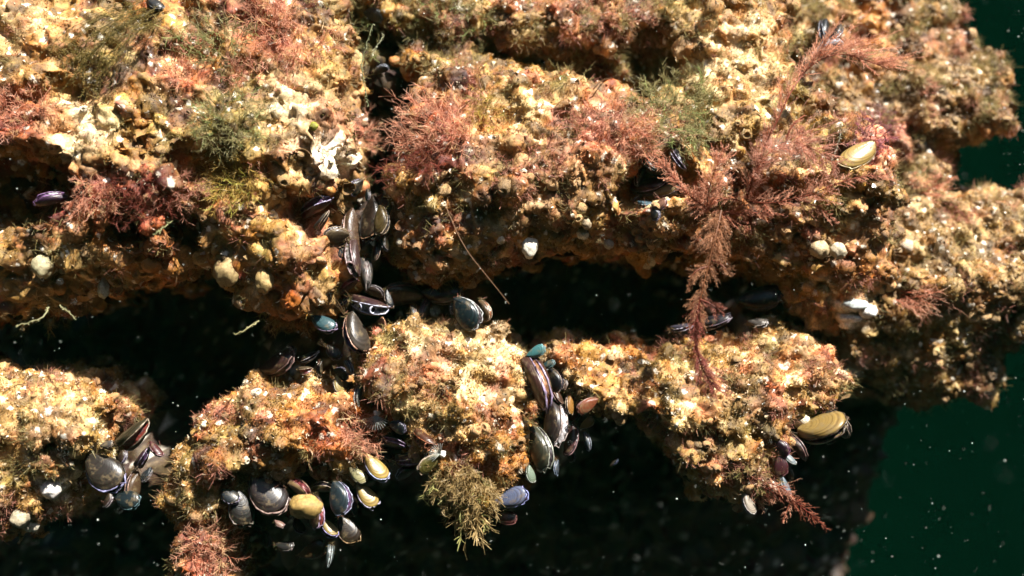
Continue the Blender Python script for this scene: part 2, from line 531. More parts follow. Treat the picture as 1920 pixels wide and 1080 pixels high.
def ring_wall():
    n, m = 48, 12
    a = np.linspace(0, 2 * math.pi, n, endpoint=False)
    h = np.linspace(-2.2, 2.2, m)
    co = np.array([(4.5 * math.cos(t), 4.5 * math.sin(t), z) for z in h for t in a])
    q = [(r * n + k, r * n + (k + 1) % n, (r + 1) * n + (k + 1) % n, (r + 1) * n + k) for r in range(m - 1) for k in range(n)]
    return mesh_np('open_water_screen', co, quads=q, scale=1.0)
tag(ob('open_water_screen', ring_wall(), M_WATER), kind='structure')  # opaque ring for open water; unseen rear added to block level sky light
def bed():
    n = 60
    xs = np.linspace(-5, 5, n)
    X, Y = np.meshgrid(xs, xs, indexing='ij')
    p = np.stack([X.ravel(), Y.ravel(), 0 * X.ravel()], 1)
    p[:, 2] = -2.0 + .12 * fbm(p * 1.3, 3)
    I = np.arange(n * n).reshape(n, n)
    q = np.stack([I[:-1, :-1], I[1:, :-1], I[1:, 1:], I[:-1, 1:]], -1).reshape(-1, 4)
    return mesh_np('sea_bed', p, quads=q, scale=1.0)
tag(ob('sea_bed', bed(), M_BED), kind='structure')

def haze():
    m = bpy.data.materials.new('sea_water_haze'); m.use_nodes = True
    N = m.node_tree.nodes; N.remove(N['Principled BSDF'])
    v = N.new('ShaderNodeVolumePrincipled')
    v.inputs['Color'].default_value = (.04, .55, .28, 1)
    v.inputs['Density'].default_value = .0026
    v.inputs['Anisotropy'].default_value = 0
    m.node_tree.links.new(v.outputs[0], N['Material Output'].inputs['Volume'])
    x, a, b_ = 5.6, -3.2, 2.6
    co = [(-x, -x, a), (x, -x, a), (x, x, a), (-x, x, a), (-x, -x, b_), (x, -x, b_), (x, x, b_), (-x, x, b_)]
    q = [(0, 3, 2, 1), (4, 5, 6, 7), (0, 1, 5, 4), (1, 2, 6, 5), (2, 3, 7, 6), (3, 0, 4, 7)]
    o = ob('haze', mesh_np('haze', co, quads=q, scale=1.0, smooth=False), m)
    tag(o, 'faint green haze of sea water', 'water', kind='stuff')
haze()

# ------------------------------------------------------------------ the encrusted rocks
ROCKS = [
    ('top shelf of blurred crusted rock along the upper edge', dict(poly=[(-200, -260), (1500, -260), (1480, -40), (1460, 60), (1400, 120), (1280, 140), (1130, 130), (1000, 110), (860, 70), (770, 60), (690, 40), (560, 60), (300, 40), (-200, 60)],
        y0=150, R=85, thick=380, lean=.45, under=0.50, mid=60, seed=2, cuts=[(1225, 95, 190, 70, 130, 56), (700, 110, 190, 62, 170, 95), (1110, 105, 170, 60, 70, 26)])),
    ('large sunlit rock block with mossy top in the upper left', dict(poly=[(-220, -260), (600, -260), (620, 0), (632, 90), (645, 180), (655, 260), (640, 330), (600, 365), (560, 380), (590, 430), (648, 450), (650, 520), (620, 565), (560, 625), (500, 610), (440, 560), (385, 500),
        (345, 470), (325, 515), (270, 532), (190, 532), (130, 555), (60, 585), (-220, 605)],
        y0=-70, R=100, thick=430, lean=.38, under=0.22, mid=300, seed=3, cuts=[(35, 340, -50, 110, 250, 76), (-60, 350, -50, 140, 280, 92), (385, 302, -70, 85, 95, 40), (350, 440, 0, 30, 70, 60), (605, 395, -10, 60, 110, 38), (105, 158, -50, 85, 70, 34), (250, 250, -60, 40, 40, 22), (270, 430, 10, 70, 60, 40)])),
    ('broad sunlit rock block right of the vertical mussel crack', dict(poly=[(750, 50), (840, 55), (950, 90), (1060, 110), (1180, 150), (1300, 150), (1360, 220), (1350, 300), (1340, 400), (1320, 470), (1250, 495), (1160, 470), (1060, 468), (1000, 490), (930, 520), (850, 540), (775, 535), (735, 490), (732, 410), (735, 330), (775, 250), (768, 180), (770, 110)],
        y0=-20, R=105, thick=430, lean=.42, under=0.28, mid=330, seed=4, cuts=[(1245, 325, -20, 72, 120, 50), (1190, 360, 0, 46, 90, 38), (860, 470, -20, 50, 60, 30)])),
    ('tall sunlit rock block behind the feathery red seaweed', dict(poly=[(1200, -260), (1560, -260), (1530, 0), (1515, 90), (1560, 160), (1640, 210), (1690, 270), (1705, 380), (1700, 500), (1690, 590), (1640, 625), (1560, 610), (1500, 560), (1420, 520), (1320, 500), (1270, 470), (1260, 390), (1270, 300), (1250, 200), (1290, 120), (1270, 40)],
        y0=20, R=100, thick=420, lean=.33, under=0.40, mid=330, seed=5, cuts=[(1240, 330, 10, 66, 110, 45), (1225, 95, 120, 66, 170, 56), (1555, 70, 80, 56, 150, 48), (1548, 195, 40, 46, 75, 46)])),
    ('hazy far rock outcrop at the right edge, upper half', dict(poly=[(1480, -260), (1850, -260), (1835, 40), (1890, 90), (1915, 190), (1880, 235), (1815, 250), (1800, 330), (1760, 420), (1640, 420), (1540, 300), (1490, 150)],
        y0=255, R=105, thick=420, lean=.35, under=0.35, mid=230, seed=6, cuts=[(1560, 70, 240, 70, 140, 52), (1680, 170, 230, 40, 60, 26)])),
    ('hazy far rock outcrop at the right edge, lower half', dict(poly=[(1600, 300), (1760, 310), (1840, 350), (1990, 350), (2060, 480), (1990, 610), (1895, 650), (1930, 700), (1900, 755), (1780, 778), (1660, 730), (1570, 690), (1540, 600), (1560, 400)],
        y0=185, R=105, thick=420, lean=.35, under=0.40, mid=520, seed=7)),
    ('lower rock block hung with seaweed at its right-hand bottom tip', dict(poly=[(1020, 640), (1120, 640), (1250, 650), (1380, 625), (1480, 600), (1545, 625), (1600, 680), (1600, 730), (1500, 790), (1470, 850), (1450, 930), (1390, 955), (1310, 920), (1265, 850), (1210, 790), (1110, 775), (1050, 740), (1015, 690)],
        y0=0, R=95, thick=360, lean=.55, under=0.10, mid=760, seed=8)),
    ('wedge shaped rock block in the lower middle, drooping to a mop', dict(poly=[(690, 622), (770, 600), (850, 600), (930, 612), (985, 680), (998, 760), (1005, 840), (980, 900), (930, 940), (880, 960), (830, 930), (800, 880), (770, 830), (720, 790), (680, 740), (662, 690)],
        y0=-50, R=90, thick=380, lean=.38, under=0.02, mid=720, seed=9)),
    ('lower rock block above the cluster of yellow and slate mussels', dict(poly=[(350, 795), (400, 755), (460, 728), (560, 715), (640, 720), (670, 770), (700, 830), (680, 880), (610, 900), (520, 910), (450, 920), (420, 970), (440, 1120), (310, 1140), (330, 1010), (295, 935), (335, 860)],
        y0=-50, R=90, thick=360, lean=.45, under=0.08, mid=800, seed=10)),
    ('sunlit rock block in the lower left corner', dict(poly=[(-220, 700), (60, 705), (120, 715), (165, 745), (195, 785), (180, 830), (135, 890), (110, 930), (80, 985), (20, 1010), (-220, 1010)],
        y0=-80, R=90, thick=380, lean=.45, under=0.10, mid=790, seed=12)),
]
for lab, kw in ROCKS:
    BVS.append(rock_shape(**kw))

V = []; Q = []; nv = 0
for v, q in BVS:
    V.append(v); Q.append(q + nv); nv += len(v)
BVH = BVHTree.FromPolygons(np.concatenate(V).tolist(), np.concatenate(Q).tolist())
def cast(px, py):
    d = Vector(W(px, py, 0)) - Vector((0, -DC, 0)); d.normalize()
    h, n, i, t = BVH.ray_cast(Vector((0, -DC, 0)), d)
    if h is None: return None, None
    return np.array(h), np.array(n)
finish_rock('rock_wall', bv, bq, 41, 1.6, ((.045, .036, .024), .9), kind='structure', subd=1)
for (lab, kw), (v, q) in zip(ROCKS, BVS[1:]):
    finish_rock('encrusted_rock', v, q, kw['seed'], 1.0, ((.20, .155, .09), .5) if kw['seed'] in (6, 7) else None, label=lab)  # far right rocks: fading by haze put into the base colour
print('rocks', round(time.time() - T0, 1))

# ------------------------------------------------------------------ filaments
class Weed:
    """gathers tapering filaments into one mesh"""
    def __init__(self): self.v = []; self.q = []; self.t = []; self.c = []; self.n = 0
    def tube(self, P, r0, r1, c0, c1, sides=3):
        P = np.asarray(P, float); m = len(P)
        d = np.gradient(P, axis=0); d /= np.linalg.norm(d, axis=1)[:, None] + 1e-9
        up = np.array((.31, .87, .37)); a = np.cross(d, up); a /= np.linalg.norm(a, axis=1)[:, None] + 1e-9
        b_ = np.cross(d, a)
        t = np.linspace(0, 1, m)[:, None]
        r = r0 + (r1 - r0) * t
        col = np.array(c0) + (np.array(c1) - np.array(c0)) * t
        vs = np.stack([P + r * (a * math.cos(2 * math.pi * k / sides) + b_ * math.sin(2 * math.pi * k / sides)) for k in range(sides)], 1)
        I = self.n + np.arange(m * sides).reshape(m, sides)
        for k in range(sides):
            k2 = (k + 1) % sides
            self.q.append(np.stack([I[:-1, k], I[:-1, k2], I[1:, k2], I[1:, k]], 1))
        self.v.append(vs.reshape(-1, 3)); self.c.append(np.repeat(col, sides, 0)); self.n += m * sides
    def blades(self, A, D, ln, wd, c0, c1, bend=None):
        """many flat tapering hairs at once: root, direction, length, width"""
        n = len(A)
        if n == 0: return
        s_ = np.cross(D, rng.normal(size=(n, 3))); s_ /= np.linalg.norm(s_, axis=1)[:, None] + 1e-9
        ln = np.asarray(ln).reshape(-1, 1); wd = np.asarray(wd).reshape(-1, 1)
        bd = np.zeros((n, 3)) if bend is None else bend
        m1 = A + D * ln * .5 + bd * .25; tp = A + D * ln + bd
        vs = np.stack([A - s_ * wd, A + s_ * wd, m1 + s_ * wd * .85, m1 - s_ * wd * .85, tp + s_ * wd * .35, tp - s_ * wd * .35], 1)
        b0 = self.n + np.arange(n) * 6
        self.q.append(np.stack([b0, b0 + 1, b0 + 2, b0 + 3], 1)); self.q.append(np.stack([b0 + 3, b0 + 2, b0 + 4, b0 + 5], 1))
        c0 = np.broadcast_to(c0, (n, 3)); c1 = np.broadcast_to(c1, (n, 3)); cm = (c0 + c1) / 2
        self.v.append(vs.reshape(-1, 3)); self.c.append(np.stack([c0, c0, cm, cm, c1, c1], 1).reshape(-1, 3)); self.n += n * 6
    def build(self, name, parent=None, stuff=False, scale=S):
        me = mesh_np(name, np.concatenate(self.v), quads=np.concatenate(self.q), scale=scale, col=np.clip(np.concatenate(self.c), .01, .95))
        o = ob(name, me, M_WEED, parent)
        if stuff: o['kind'] = 'stuff'
        return o

def unit(v): return v / (np.linalg.norm(v, axis=-1, keepdims=True) + 1e-9)
# ------------------------------------------------------------------ crust on the rocks: barnacles, turf, grit
def barnacle_mesh(kind, seed):
    r = np.random.default_rng(seed)
    n = 10
    if kind == 'cone':
        prof = [(1.0, -.25), (.86, .28), (.55, .72), (.42, .70), (.30, .42)]
    elif kind == 'knob':
        prof = [(.95, -.3), (1.02, .25), (.72, .72), (.28, .9), (.02, .92)]
    else:
        prof = [(.7, -.3), (.72, .5), (.60, 1.05), (.36, 1.4), (.03, 1.5)]
    co = []
    ph = r.random() * 6
    el = .75 + .4 * r.random()
    for k, (rad, z) in enumerate(prof):
        for j in range(n):
            a = 2 * math.pi * j / n
            w = 1 + .16 * (r.random() - .5) + .12 * math.sin(3 * a + ph)
            co.append((rad * w * math.cos(a), rad * w * el * math.sin(a), z * (1 + .16 * (r.random() - .5))))
    q = [(k * n + j, k * n + (j + 1) % n, (k + 1) * n + (j + 1) % n, (k + 1) * n + j) for k in range(len(prof) - 1) for j in range(n)]
    co.append((0, 0, prof[-1][1] - (.05 if kind == 'cone' else 0)))
    b0 = (len(prof) - 1) * n
    t = [(b0 + j, b0 + (j + 1) % n, len(co) - 1) for j in range(n)]
    me = mesh_np('barnacle', co, quads=q, tris=t, scale=1.0)
    me.materials.append(M_BARN)
    return me
BM = [barnacle_mesh(k, 60 + i) for i, k in enumerate(['cone', 'cone', 'cone', 'knob', 'knob', 'tooth'])]
ROT = {}
NB = 0
for ri in ROCK_INFO[1:]:
    co, no = ri['co'], ri['no']
    px, py = pix(co)
    view = co - np.array([0, -DC, 0]); view /= np.linalg.norm(view, axis=1)[:, None]
    fr = -(no * view).sum(1)
    ok = (fr > .05) & (px > -20) & (px < 1940) & (py > -20) & (py < 1100)
    # knobs gather on the lower faces
    dens = sstep(-.1, .3, perlin(co / 80 + 70)) * (.25 + sstep(.3, -.5, no[:, 2]) * 1.4) * ok
    if dens.sum() == 0: continue
    cnt = int(min(150, ok.sum() / 330))
    pick = rng.choice(len(co), size=min(cnt * 3, (dens > 0).sum()), replace=False, p=dens / dens.sum())
    kept = []; KP = np.zeros((400, 3)); KS = np.zeros(400)
    for k in pick:
        if len(kept) >= cnt: break
        p = co[k]; s = float(np.clip(rng.lognormal(2.0, .32), 5, 16))
        if kept and (np.linalg.norm(KP[:len(kept)] - p, axis=1) < .7 * (s + KS[:len(kept)])).any(): continue
        h, _ = cast(px[k], py[k])
        if h is None or h[1] < p[1] - 45: continue
        KP[len(kept)] = p; KS[len(kept)] = s; kept.append(1)
        z = Vector(no[k]) + Vector(rng.normal(size=3) * .3); z.normalize()
        o = bpy.data.objects.new('barnacle', BM[int(rng.choice(6, p=[.26, .26, .24, .10, .10, .04]))])
        COL.objects.link(o)
        o.parent = ri['obj']
        o.color = (*(np.clip(ri['col'][k] * .55 + np.array((.30, .20, .095)) * rng.uniform(.3, 1.1), 0, .8) if rng.random() > .07 else (.66, .60, .48)), 1)
        m = z.to_track_quat('Z', 'Y').to_matrix().to_4x4() @ Matrix.Rotation(rng.random() * 6.28, 4, 'Z')
        sc = s * S
        o.matrix_local = Matrix.Translation(Vector((p - no[k] * s * .15) * S)) @ m @ Matrix.Diagonal((sc * (.8 + .4 * rng.random()), sc, sc * (.6 + .6 * rng.random()), 1))
        NB += 1
print('barnacles', NB, round(time.time() - T0, 1))

def surf_sample(ri, n):
    q = ri['q']; co = ri['co']
    a = co[q[:, 0]]; b_ = co[q[:, 1]]; c = co[q[:, 2]]; d = co[q[:, 3]]
    nr = np.cross(c - a, d - b_); ar = np.linalg.norm(nr, axis=1)
    nr = nr / (ar[:, None] + 1e-9)
    cen = (a + b_ + c + d) / 4
    px, py = pix(cen)
    view = cen - np.array([0, -DC, 0]); view /= np.linalg.norm(view, axis=1)[:, None]
    w = ar * ((px > -60) & (px < 1980) & (py > -50) & (py < 1130) & ((nr * view).sum(1) < .2))
    if w.sum() == 0: return None
    k = rng.choice(len(q), size=n, p=w / w.sum())
    u = rng.random((n, 2))
    p = a[k] * ((1 - u[:, :1]) * (1 - u[:, 1:])) + b_[k] * (u[:, :1] * (1 - u[:, 1:])) + c[k] * (u[:, :1] * u[:, 1:]) + d[k] * ((1 - u[:, :1]) * u[:, 1:])
    return p, nr[k], ri['col'][q[k, 0]], w.sum()

for ri in ROCK_INFO[1:]:
    s = surf_sample(ri, 10)
    if s is None: continue
    area = s[3]
    n = int(min(24000, area * .045))
    p, nr, col, _ = surf_sample(ri, n)
    dn = sstep(-.2, .2, perlin(p / 48 + 9))
    keep = rng.random(n) < .25 + .75 * dn
    p, nr, col, dn = p[keep], nr[keep], col[keep], dn[keep]
    n = len(p)
    ln = (2 + 5 * rng.random(n) ** 2 + 2.5 * dn)[:, None]
    dr = nr + rng.normal(size=(n, 3)) * .55 + np.array([.05, -.1, .1]); dr /= np.linalg.norm(dr, axis=1)[:, None]
    sd_ = np.cross(dr, rng.normal(size=(n, 3))); sd_ /= np.linalg.norm(sd_, axis=1)[:, None]
    wd = (.45 + .5 * rng.random(n))[:, None]
    mid = p + dr * ln * .55
    tip = p + dr * ln + rng.normal(size=(n, 3)) * 1.2
    vv = np.stack([p - sd_ * wd, p + sd_ * wd, mid + sd_ * wd * .8, mid - sd_ * wd * .8, tip], 1).reshape(-1, 3)
    b0 = np.arange(n) * 5
    qq = np.stack([b0, b0 + 1, b0 + 2, b0 + 3], 1); tt = np.stack([b0 + 3, b0 + 2, b0 + 4], 1)
    cc = np.clip(col * np.array([1.0, .95, .82]) * (.8 + .45 * rng.random((n, 1))), .02, .9)
    o = ob('algal_turf', mesh_np('algal_turf', vv, quads=qq, tris=tt, col=np.repeat(cc, 5, 0)), M_TURF, ri['obj'])
    o['kind'] = 'stuff'
    # longer soft fuzz in drifts of olive, gold and pink
    n = int(min(24000, area * .05))
    p, nr, col, _ = surf_sample(ri, n)
    px, py = pix(p)
    a_ = perlin(p / 60 + 31); b_ = perlin(p / 75 + 57)
    up = .4 + .75 * sstep(480, 180, py)
    keep = rng.random(n) < sstep(-.05, .3, a_) * up
    p, nr, b_ = p[keep], nr[keep], b_[keep]; n = len(p)
    if n > 20:
        dr = unit(nr + rng.normal(size=(n, 3)) * .5 + np.array([.1, -.2, 0]))
        c0 = np.array((.26, .21, .085)) + (np.array((.34, .135, .10)) - np.array((.22, .18, .07))) * sstep(-.02, .2, b_)[:, None]
        c0 = c0 * (.75 + .5 * rng.random((n, 1)))
        fz = Weed()
        fz.blades(p - nr * 2, dr, 8 + 20 * rng.random(n) ** 1.5, .24 + .24 * rng.random(n), c0, np.clip(c0 * 1.6, 0, .8), rng.normal(size=(n, 3)) * 3)
        tw_ = .4 + .5 * rng.random((n, 1))
        fz.blades(p + dr * 9 * tw_, unit(dr + rng.normal(size=(n, 3)) * .7), 4 + 6 * rng.random(n), .18 + .16 * rng.random(n), c0 * 1.2, np.clip(c0 * 1.8, 0, .8))
        fz.build('soft_algal_fuzz', ri['obj'], True)
    # shell grit
    n = int(min(3000, area * .006))
    p, nr, col, _ = surf_sample(ri, n)
    r_ = (.9 + 2.1 * rng.random(n) ** 3)[:, None, None]
    tet = np.array([(1, 1, 1), (1, -1, -1), (-1, 1, -1), (-1, -1, 1)], float)
    A = rng.normal(size=(n, 3, 3)) * .6
    vv = (p + nr * .8)[:, None, :] + np.einsum('kj,nji->nki', tet, A) * r_
    b0 = np.arange(n)[:, None] * 4
    tt = np.concatenate([b0 + np.array(x) for x in ([0, 1, 2], [0, 2, 3], [0, 3, 1], [1, 3, 2])])
    cc = np.clip(col * .5 + np.array((.45, .37, .25)) * rng.random((n, 1)) * .9, .02, .9)
    o = ob('shell_grit', mesh_np('shell_grit', vv.reshape(-1, 3), tris=tt, col=np.repeat(cc, 4, 0), smooth=False), M_GRIT, ri['obj'])
    o['kind'] = 'stuff'
print('crust', round(time.time() - T0, 1))
#@@PART2
# ------------------------------------------------------------------ mussels
def outline(shape, n=30):
    hd, hv, pw = dict(long=(.17, .26, .80), mid=(.25, .33, .80), wide=(.34, .42, .70), clam=(.26, .34, .50))[shape]
    t = np.linspace(0, 1, n // 2 + 1)
    x = .5 - .5 * np.cos(math.pi * t)
    yv = hv * (x ** pw) * ((1 - x) ** .46) / .5 ** (pw + .46) * .86
    yd = -hd * (x ** (pw * 1.25)) * ((1 - x) ** .5) / .5 ** (pw * 1.25 + .5) * .86
    pts = [(x[k], yv[k]) for k in range(len(x))] + [(x[k], yd[k]) for k in range(len(x) - 2, 0, -1)]
    return np.array(pts), hd, hv

def rotx(co, a, py):
    c, s_ = math.cos(a), math.sin(a)
    o = co.copy()
    y = co[:, 1] - py
    o[:, 1] = py + y * c - co[:, 2] * s_
    o[:, 2] = y * s_ + co[:, 2] * c
    return o

def mussel_meshes(shape, gape, thick, seed):
    r = np.random.default_rng(seed)
    pts, hd, hv = outline(shape)
    n = len(pts); cen = np.array((.42, .02)); K = 7
    piv = -hd * .8
    out = {}
    for side in (1, -1):
        co = []; ring = []
        for k in range(K):
            vv = math.sin(math.pi / 2 * k / (K - 1)) if k else 0.02
            # growth rings gather at the umbo
            cc = cen * vv + np.array((.06, 0)) * (1 - vv)
            z = thick * max(0, 1 - vv ** 2.3) ** .58
            for j in range(n):
                p = cc + (pts[j] - cen) * vv if k else cc + (pts[j] - cen) * .02
                zz = z * (1 + .05 * (r.random() - .5)) + .006 * math.sin(k * 2.4)
                co.append((p[0], p[1], side * (zz + .004))); ring.append(vv)
        # inside face of the shell
        for k, vv in ((0, .93), (1, .80)):
            for j in range(n):
                p = cen * vv + np.array((.06, 0)) * (1 - vv) + (pts[j] - cen) * vv
                co.append((p[0], p[1], side * (.004 + thick * .18 * k))); ring.append(.2)
        q = [(k * n + j, k * n + (j + 1) % n, (k + 1) * n + (j + 1) % n, (k + 1) * n + j) for k in range(K + 1) for j in range(n)]
        if side < 0: q = [x[::-1] for x in q]
        co = rotx(np.array(co), side * gape / 2, piv)
        me = mesh_np('valve', co, quads=q, scale=1.0)
        a = me.attributes.new('ring', 'FLOAT', 'POINT'); a.data.foreach_set('value', np.array(ring, np.float32))
        me.materials.append(M_VALVE)
        out['valve%d' % side] = me
        # lip: raised pale edge along the ventral and rear margin
        idx = list(range(2, n // 2 + 4))
        lc = []; m_ = 5
        for j in idx:
            p = pts[j % n]; d = p - cen; d = d / np.linalg.norm(d)
            fr = 1 + .028 * r.normal()
            for a_ in range(m_):
                an = 2 * math.pi * a_ / m_
                rad = .0145 * (.6 + .8 * min(1, (j - 2) / 5)) * (1 + .25 * r.normal())
                lc.append((p[0] * fr + d[0] * rad * math.cos(an), p[1] * fr + d[1] * rad * math.cos(an), side * (.006 + rad * .9 * math.sin(an))))
        lq = [(k * m_ + a_, k * m_ + (a_ + 1) % m_, (k + 1) * m_ + (a_ + 1) % m_, (k + 1) * m_ + a_) for k in range(len(idx) - 1) for a_ in range(m_)]
        lme = mesh_np('lip', rotx(np.array(lc), side * gape / 2, piv), quads=lq, scale=1.0)
        lme.materials.append(M_LIP)
        out['lip%d' % side] = lme
    # mantle: frilled soft edge filling the gape a little inside the lips
    mc = []; idx = list(range(2, n // 2 + 3)); cols = 7
    sub = 3
    tt = np.linspace(idx[0], idx[-1], (len(idx) - 1) * sub + 1)
    for t in tt:
        j = int(t); f = t - j
        p = pts[j % n] * (1 - f) + pts[(j + 1) % n] * f
        for c in range(cols):
            u = c / (cols - 1) * 2 - 1
            vv = .93 - .20 * (1 - abs(u)) ** .8
            fr = .035 * math.sin(t * 4.1 + (1.5 if u > 0 else 0)) * (abs(u) ** 2) + .012 * r.normal()
            q_ = cen + (p - cen) * (vv + fr)
            e = rotx(np.array([[q_[0], q_[1], .002]]), gape / 2 * u, piv)[0]
            mc.append(e)
    mq = [(k * cols + c, k * cols + c + 1, (k + 1) * cols + c + 1, (k + 1) * cols + c) for k in range(len(tt) - 1) for c in range(cols - 1)]
    mm = mesh_np('mantle', np.array(mc), quads=mq, scale=1.0); mm.materials.append(M_SOFT)
    out['mantle'] = mm
    # siphon: oval tube mouth in the gape
    def siphon(tpos, ra):
        j = int(tpos * (n // 2)); p = cen + (pts[j] - cen) * .90
        d = (pts[j] - cen) / np.linalg.norm(pts[j] - cen); tg = np.array((-d[1], d[0]))
        w = gape * (p[1] - piv) * .42
        co = []; N1, N2 = 14, 5
        for a_ in range(N1):
            A = 2 * math.pi * a_ / N1
            for b_ in range(N2):
                B = 2 * math.pi * b_ / N2
                rr = 1 + .3 * math.cos(B)
                c2 = p + tg * ra * rr * math.cos(A) + d * .03 * math.sin(B)
                co.append((c2[0], c2[1], w * rr * math.sin(A)))
        q = [(a_ * N2 + b_, a_ * N2 + (b_ + 1) % N2, ((a_ + 1) % N1) * N2 + (b_ + 1) % N2, ((a_ + 1) % N1) * N2 + b_) for a_ in range(N1) for b_ in range(N2)]
        rim = mesh_np('siphon_rim', co, quads=q, scale=1.0); rim.materials.append(M_SOFT)
        hc = [(p[0] - d[0] * .006, p[1] - d[1] * .006, 0)]
        for a_ in range(N1):
            A = 2 * math.pi * a_ / N1
            c2 = p + tg * ra * .9 * math.cos(A) - d * .004
            hc.append((c2[0], c2[1], w * .9 * math.sin(A)))
        hole = mesh_np('siphon_opening', hc, tris=[(0, 1 + a_, 1 + (a_ + 1) % N1) for a_ in range(N1)], scale=1.0); hole.materials.append(M_DARK)
        return rim, hole
    out['siphon'] = siphon(.72, .085)
    out['siphon2'] = siphon(.42, .06)
    return out

MM = {}
def mm_get(shape, gape, seed):
    key = (shape, gape, seed % 3)
    if key not in MM:
        MM[key] = mussel_meshes(shape, gape, dict(long=.15, mid=.17, wide=.18, clam=.17)[shape], 100 + len(MM))
    return MM[key]

def mussel(px, py, L, th, ph, side, shape, gape, col, lip, soft, label, psi=20, cap=60, dy=0.0, siph=0, seed=0, name='mussel', cat='mussel', group='mussels wedged in the cracks'):
    """th: direction from hinge end to free end on the picture (degrees clockwise); ph: 0 broad side seen, 90 gape seen"""
    h, nr = cast(px, py)
    L = L * .94
    gape = gape * 1.4 if gape < .3 else gape * 1.1
    y = cap if h is None else min(h[1], cap)
    y = y + dy
    c = W(px, py, y)
    k = 1 + y / DC
    Ls = L * k
    t = math.radians(th); f = math.radians(ph); p = math.radians(psi)
    X = Vector((math.cos(t), 0, -math.sin(t))); PR = Vector((-math.sin(t), 0, -math.cos(t))) * side
    CA = Vector((0, -1, 0))
    Xa = X * math.cos(p) + CA * math.sin(p)
    Ya = PR * math.cos(f) + CA * math.sin(f)
    Ya = (Ya - Xa * Ya.dot(Xa)).normalized(); Za = Xa.cross(Ya)
    R = Matrix((Xa, Ya, Za)).transposed()
    o = bpy.data.objects.new(name, None); COL.objects.link(o)
    o.empty_display_size = .005
    off = R @ Vector((.48 * Ls, .02 * Ls, 0))
    # slide in depth until the hinge end sits on the rock
    best = None
    for st in range(-4, 7):
        yy = y + st * 8
        cc = Vector(W(px, py, yy))
        hp_ = cc - off
        q_, n_, i_, t_ = BVH.find_nearest(hp_)
        inside = (hp_ - q_).dot(n_) < 0
        # the middle must stay in front of the rock
        hh = h[1] if h is not None else 1e9
        cost = (t_ if not inside else .6 * t_) + abs(st) * 1.6 + max(0, yy + .02 * L - hh) * 3
        if best is None or cost < best[0]: best = (cost, cc, q_, hp_, t_)
    org = best[1] - off
    o.matrix_world = Matrix.Translation(org * S) @ R.to_4x4() @ Matrix.Diagonal((Ls * S,) * 3 + (1,))
    tag(o, label, cat, group)
    ms = mm_get(shape, gape, seed)
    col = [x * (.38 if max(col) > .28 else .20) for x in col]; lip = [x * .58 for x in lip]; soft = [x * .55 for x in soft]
    def part(nm, me, parent, c):
        q = bpy.data.objects.new(nm, me); COL.objects.link(q); q.parent = parent; q.color = (*c, 1); return q
    for sd_ in (1, -1):
        v_ = part('valve', ms['valve%d' % sd_], o, [min(1, x * (1 if sd_ > 0 else .85)) for x in col])
        part('lip', ms['lip%d' % sd_], v_, lip)
    # byssus: brown threads that tie the hinge end to the rock
    inv = (Matrix.Translation(org) @ R.to_4x4() @ Matrix.Diagonal((Ls,) * 3 + (1,))).inverted()
    foot = inv @ best[2]
    if foot.length < 1.2:
        by = Weed()
        for kk in range(6):
            a0 = np.array((.12 + .1 * rng.random(), .05, rng.normal() * .02)); b0 = np.array(foot) + rng.normal(size=3) * .12 + unit(np.array(foot)) * .1
            tt = np.linspace(0, 1, 6)[:, None]
            by.tube(a0 + (b0 - a0) * tt + np.sin(tt * 3.14) * rng.normal(size=3) * .05, .009, .007, (.10, .06, .025), (.12, .07, .03))
        by.build('byssus', o, True, 1.0)
    fz = Weed(); nf = 70
    xx = rng.random(nf) ** 1.6 * .55 - .05; sg = np.where(rng.random(nf) < .5, 1, -1)
    A0 = np.stack([xx, rng.normal(size=nf) * (.04 + .22 * xx), sg * (.02 + .12 * xx)], 1)
    fc = np.array(((.16, .11, .05), (.24, .17, .08), (.18, .07, .05), (.13, .12, .05)))[rng.integers(0, 4, nf)]
    fz.blades(A0, unit(rng.normal(size=(nf, 3)) + np.stack([-.3 + 0 * xx, 0 * xx, sg * .8], 1)), (.05 + .13 * rng.random(nf)) * 60 / max(L, 40), .010 + 0 * xx, fc, fc * 1.5)
    fz.build('algal_fuzz', o, True, 1.0)
    if gape > .05:
        mt = part('mantle', ms['mantle'], o, soft)
        for kk in range(siph):
            rim, hole = ms['siphon' if kk == 0 else 'siphon2']
            part('siphon_rim', rim, mt, [min(1, x * 1.2 + .03) for x in lip])
            part('siphon_opening', hole, mt, (0, 0, 0))
    return o

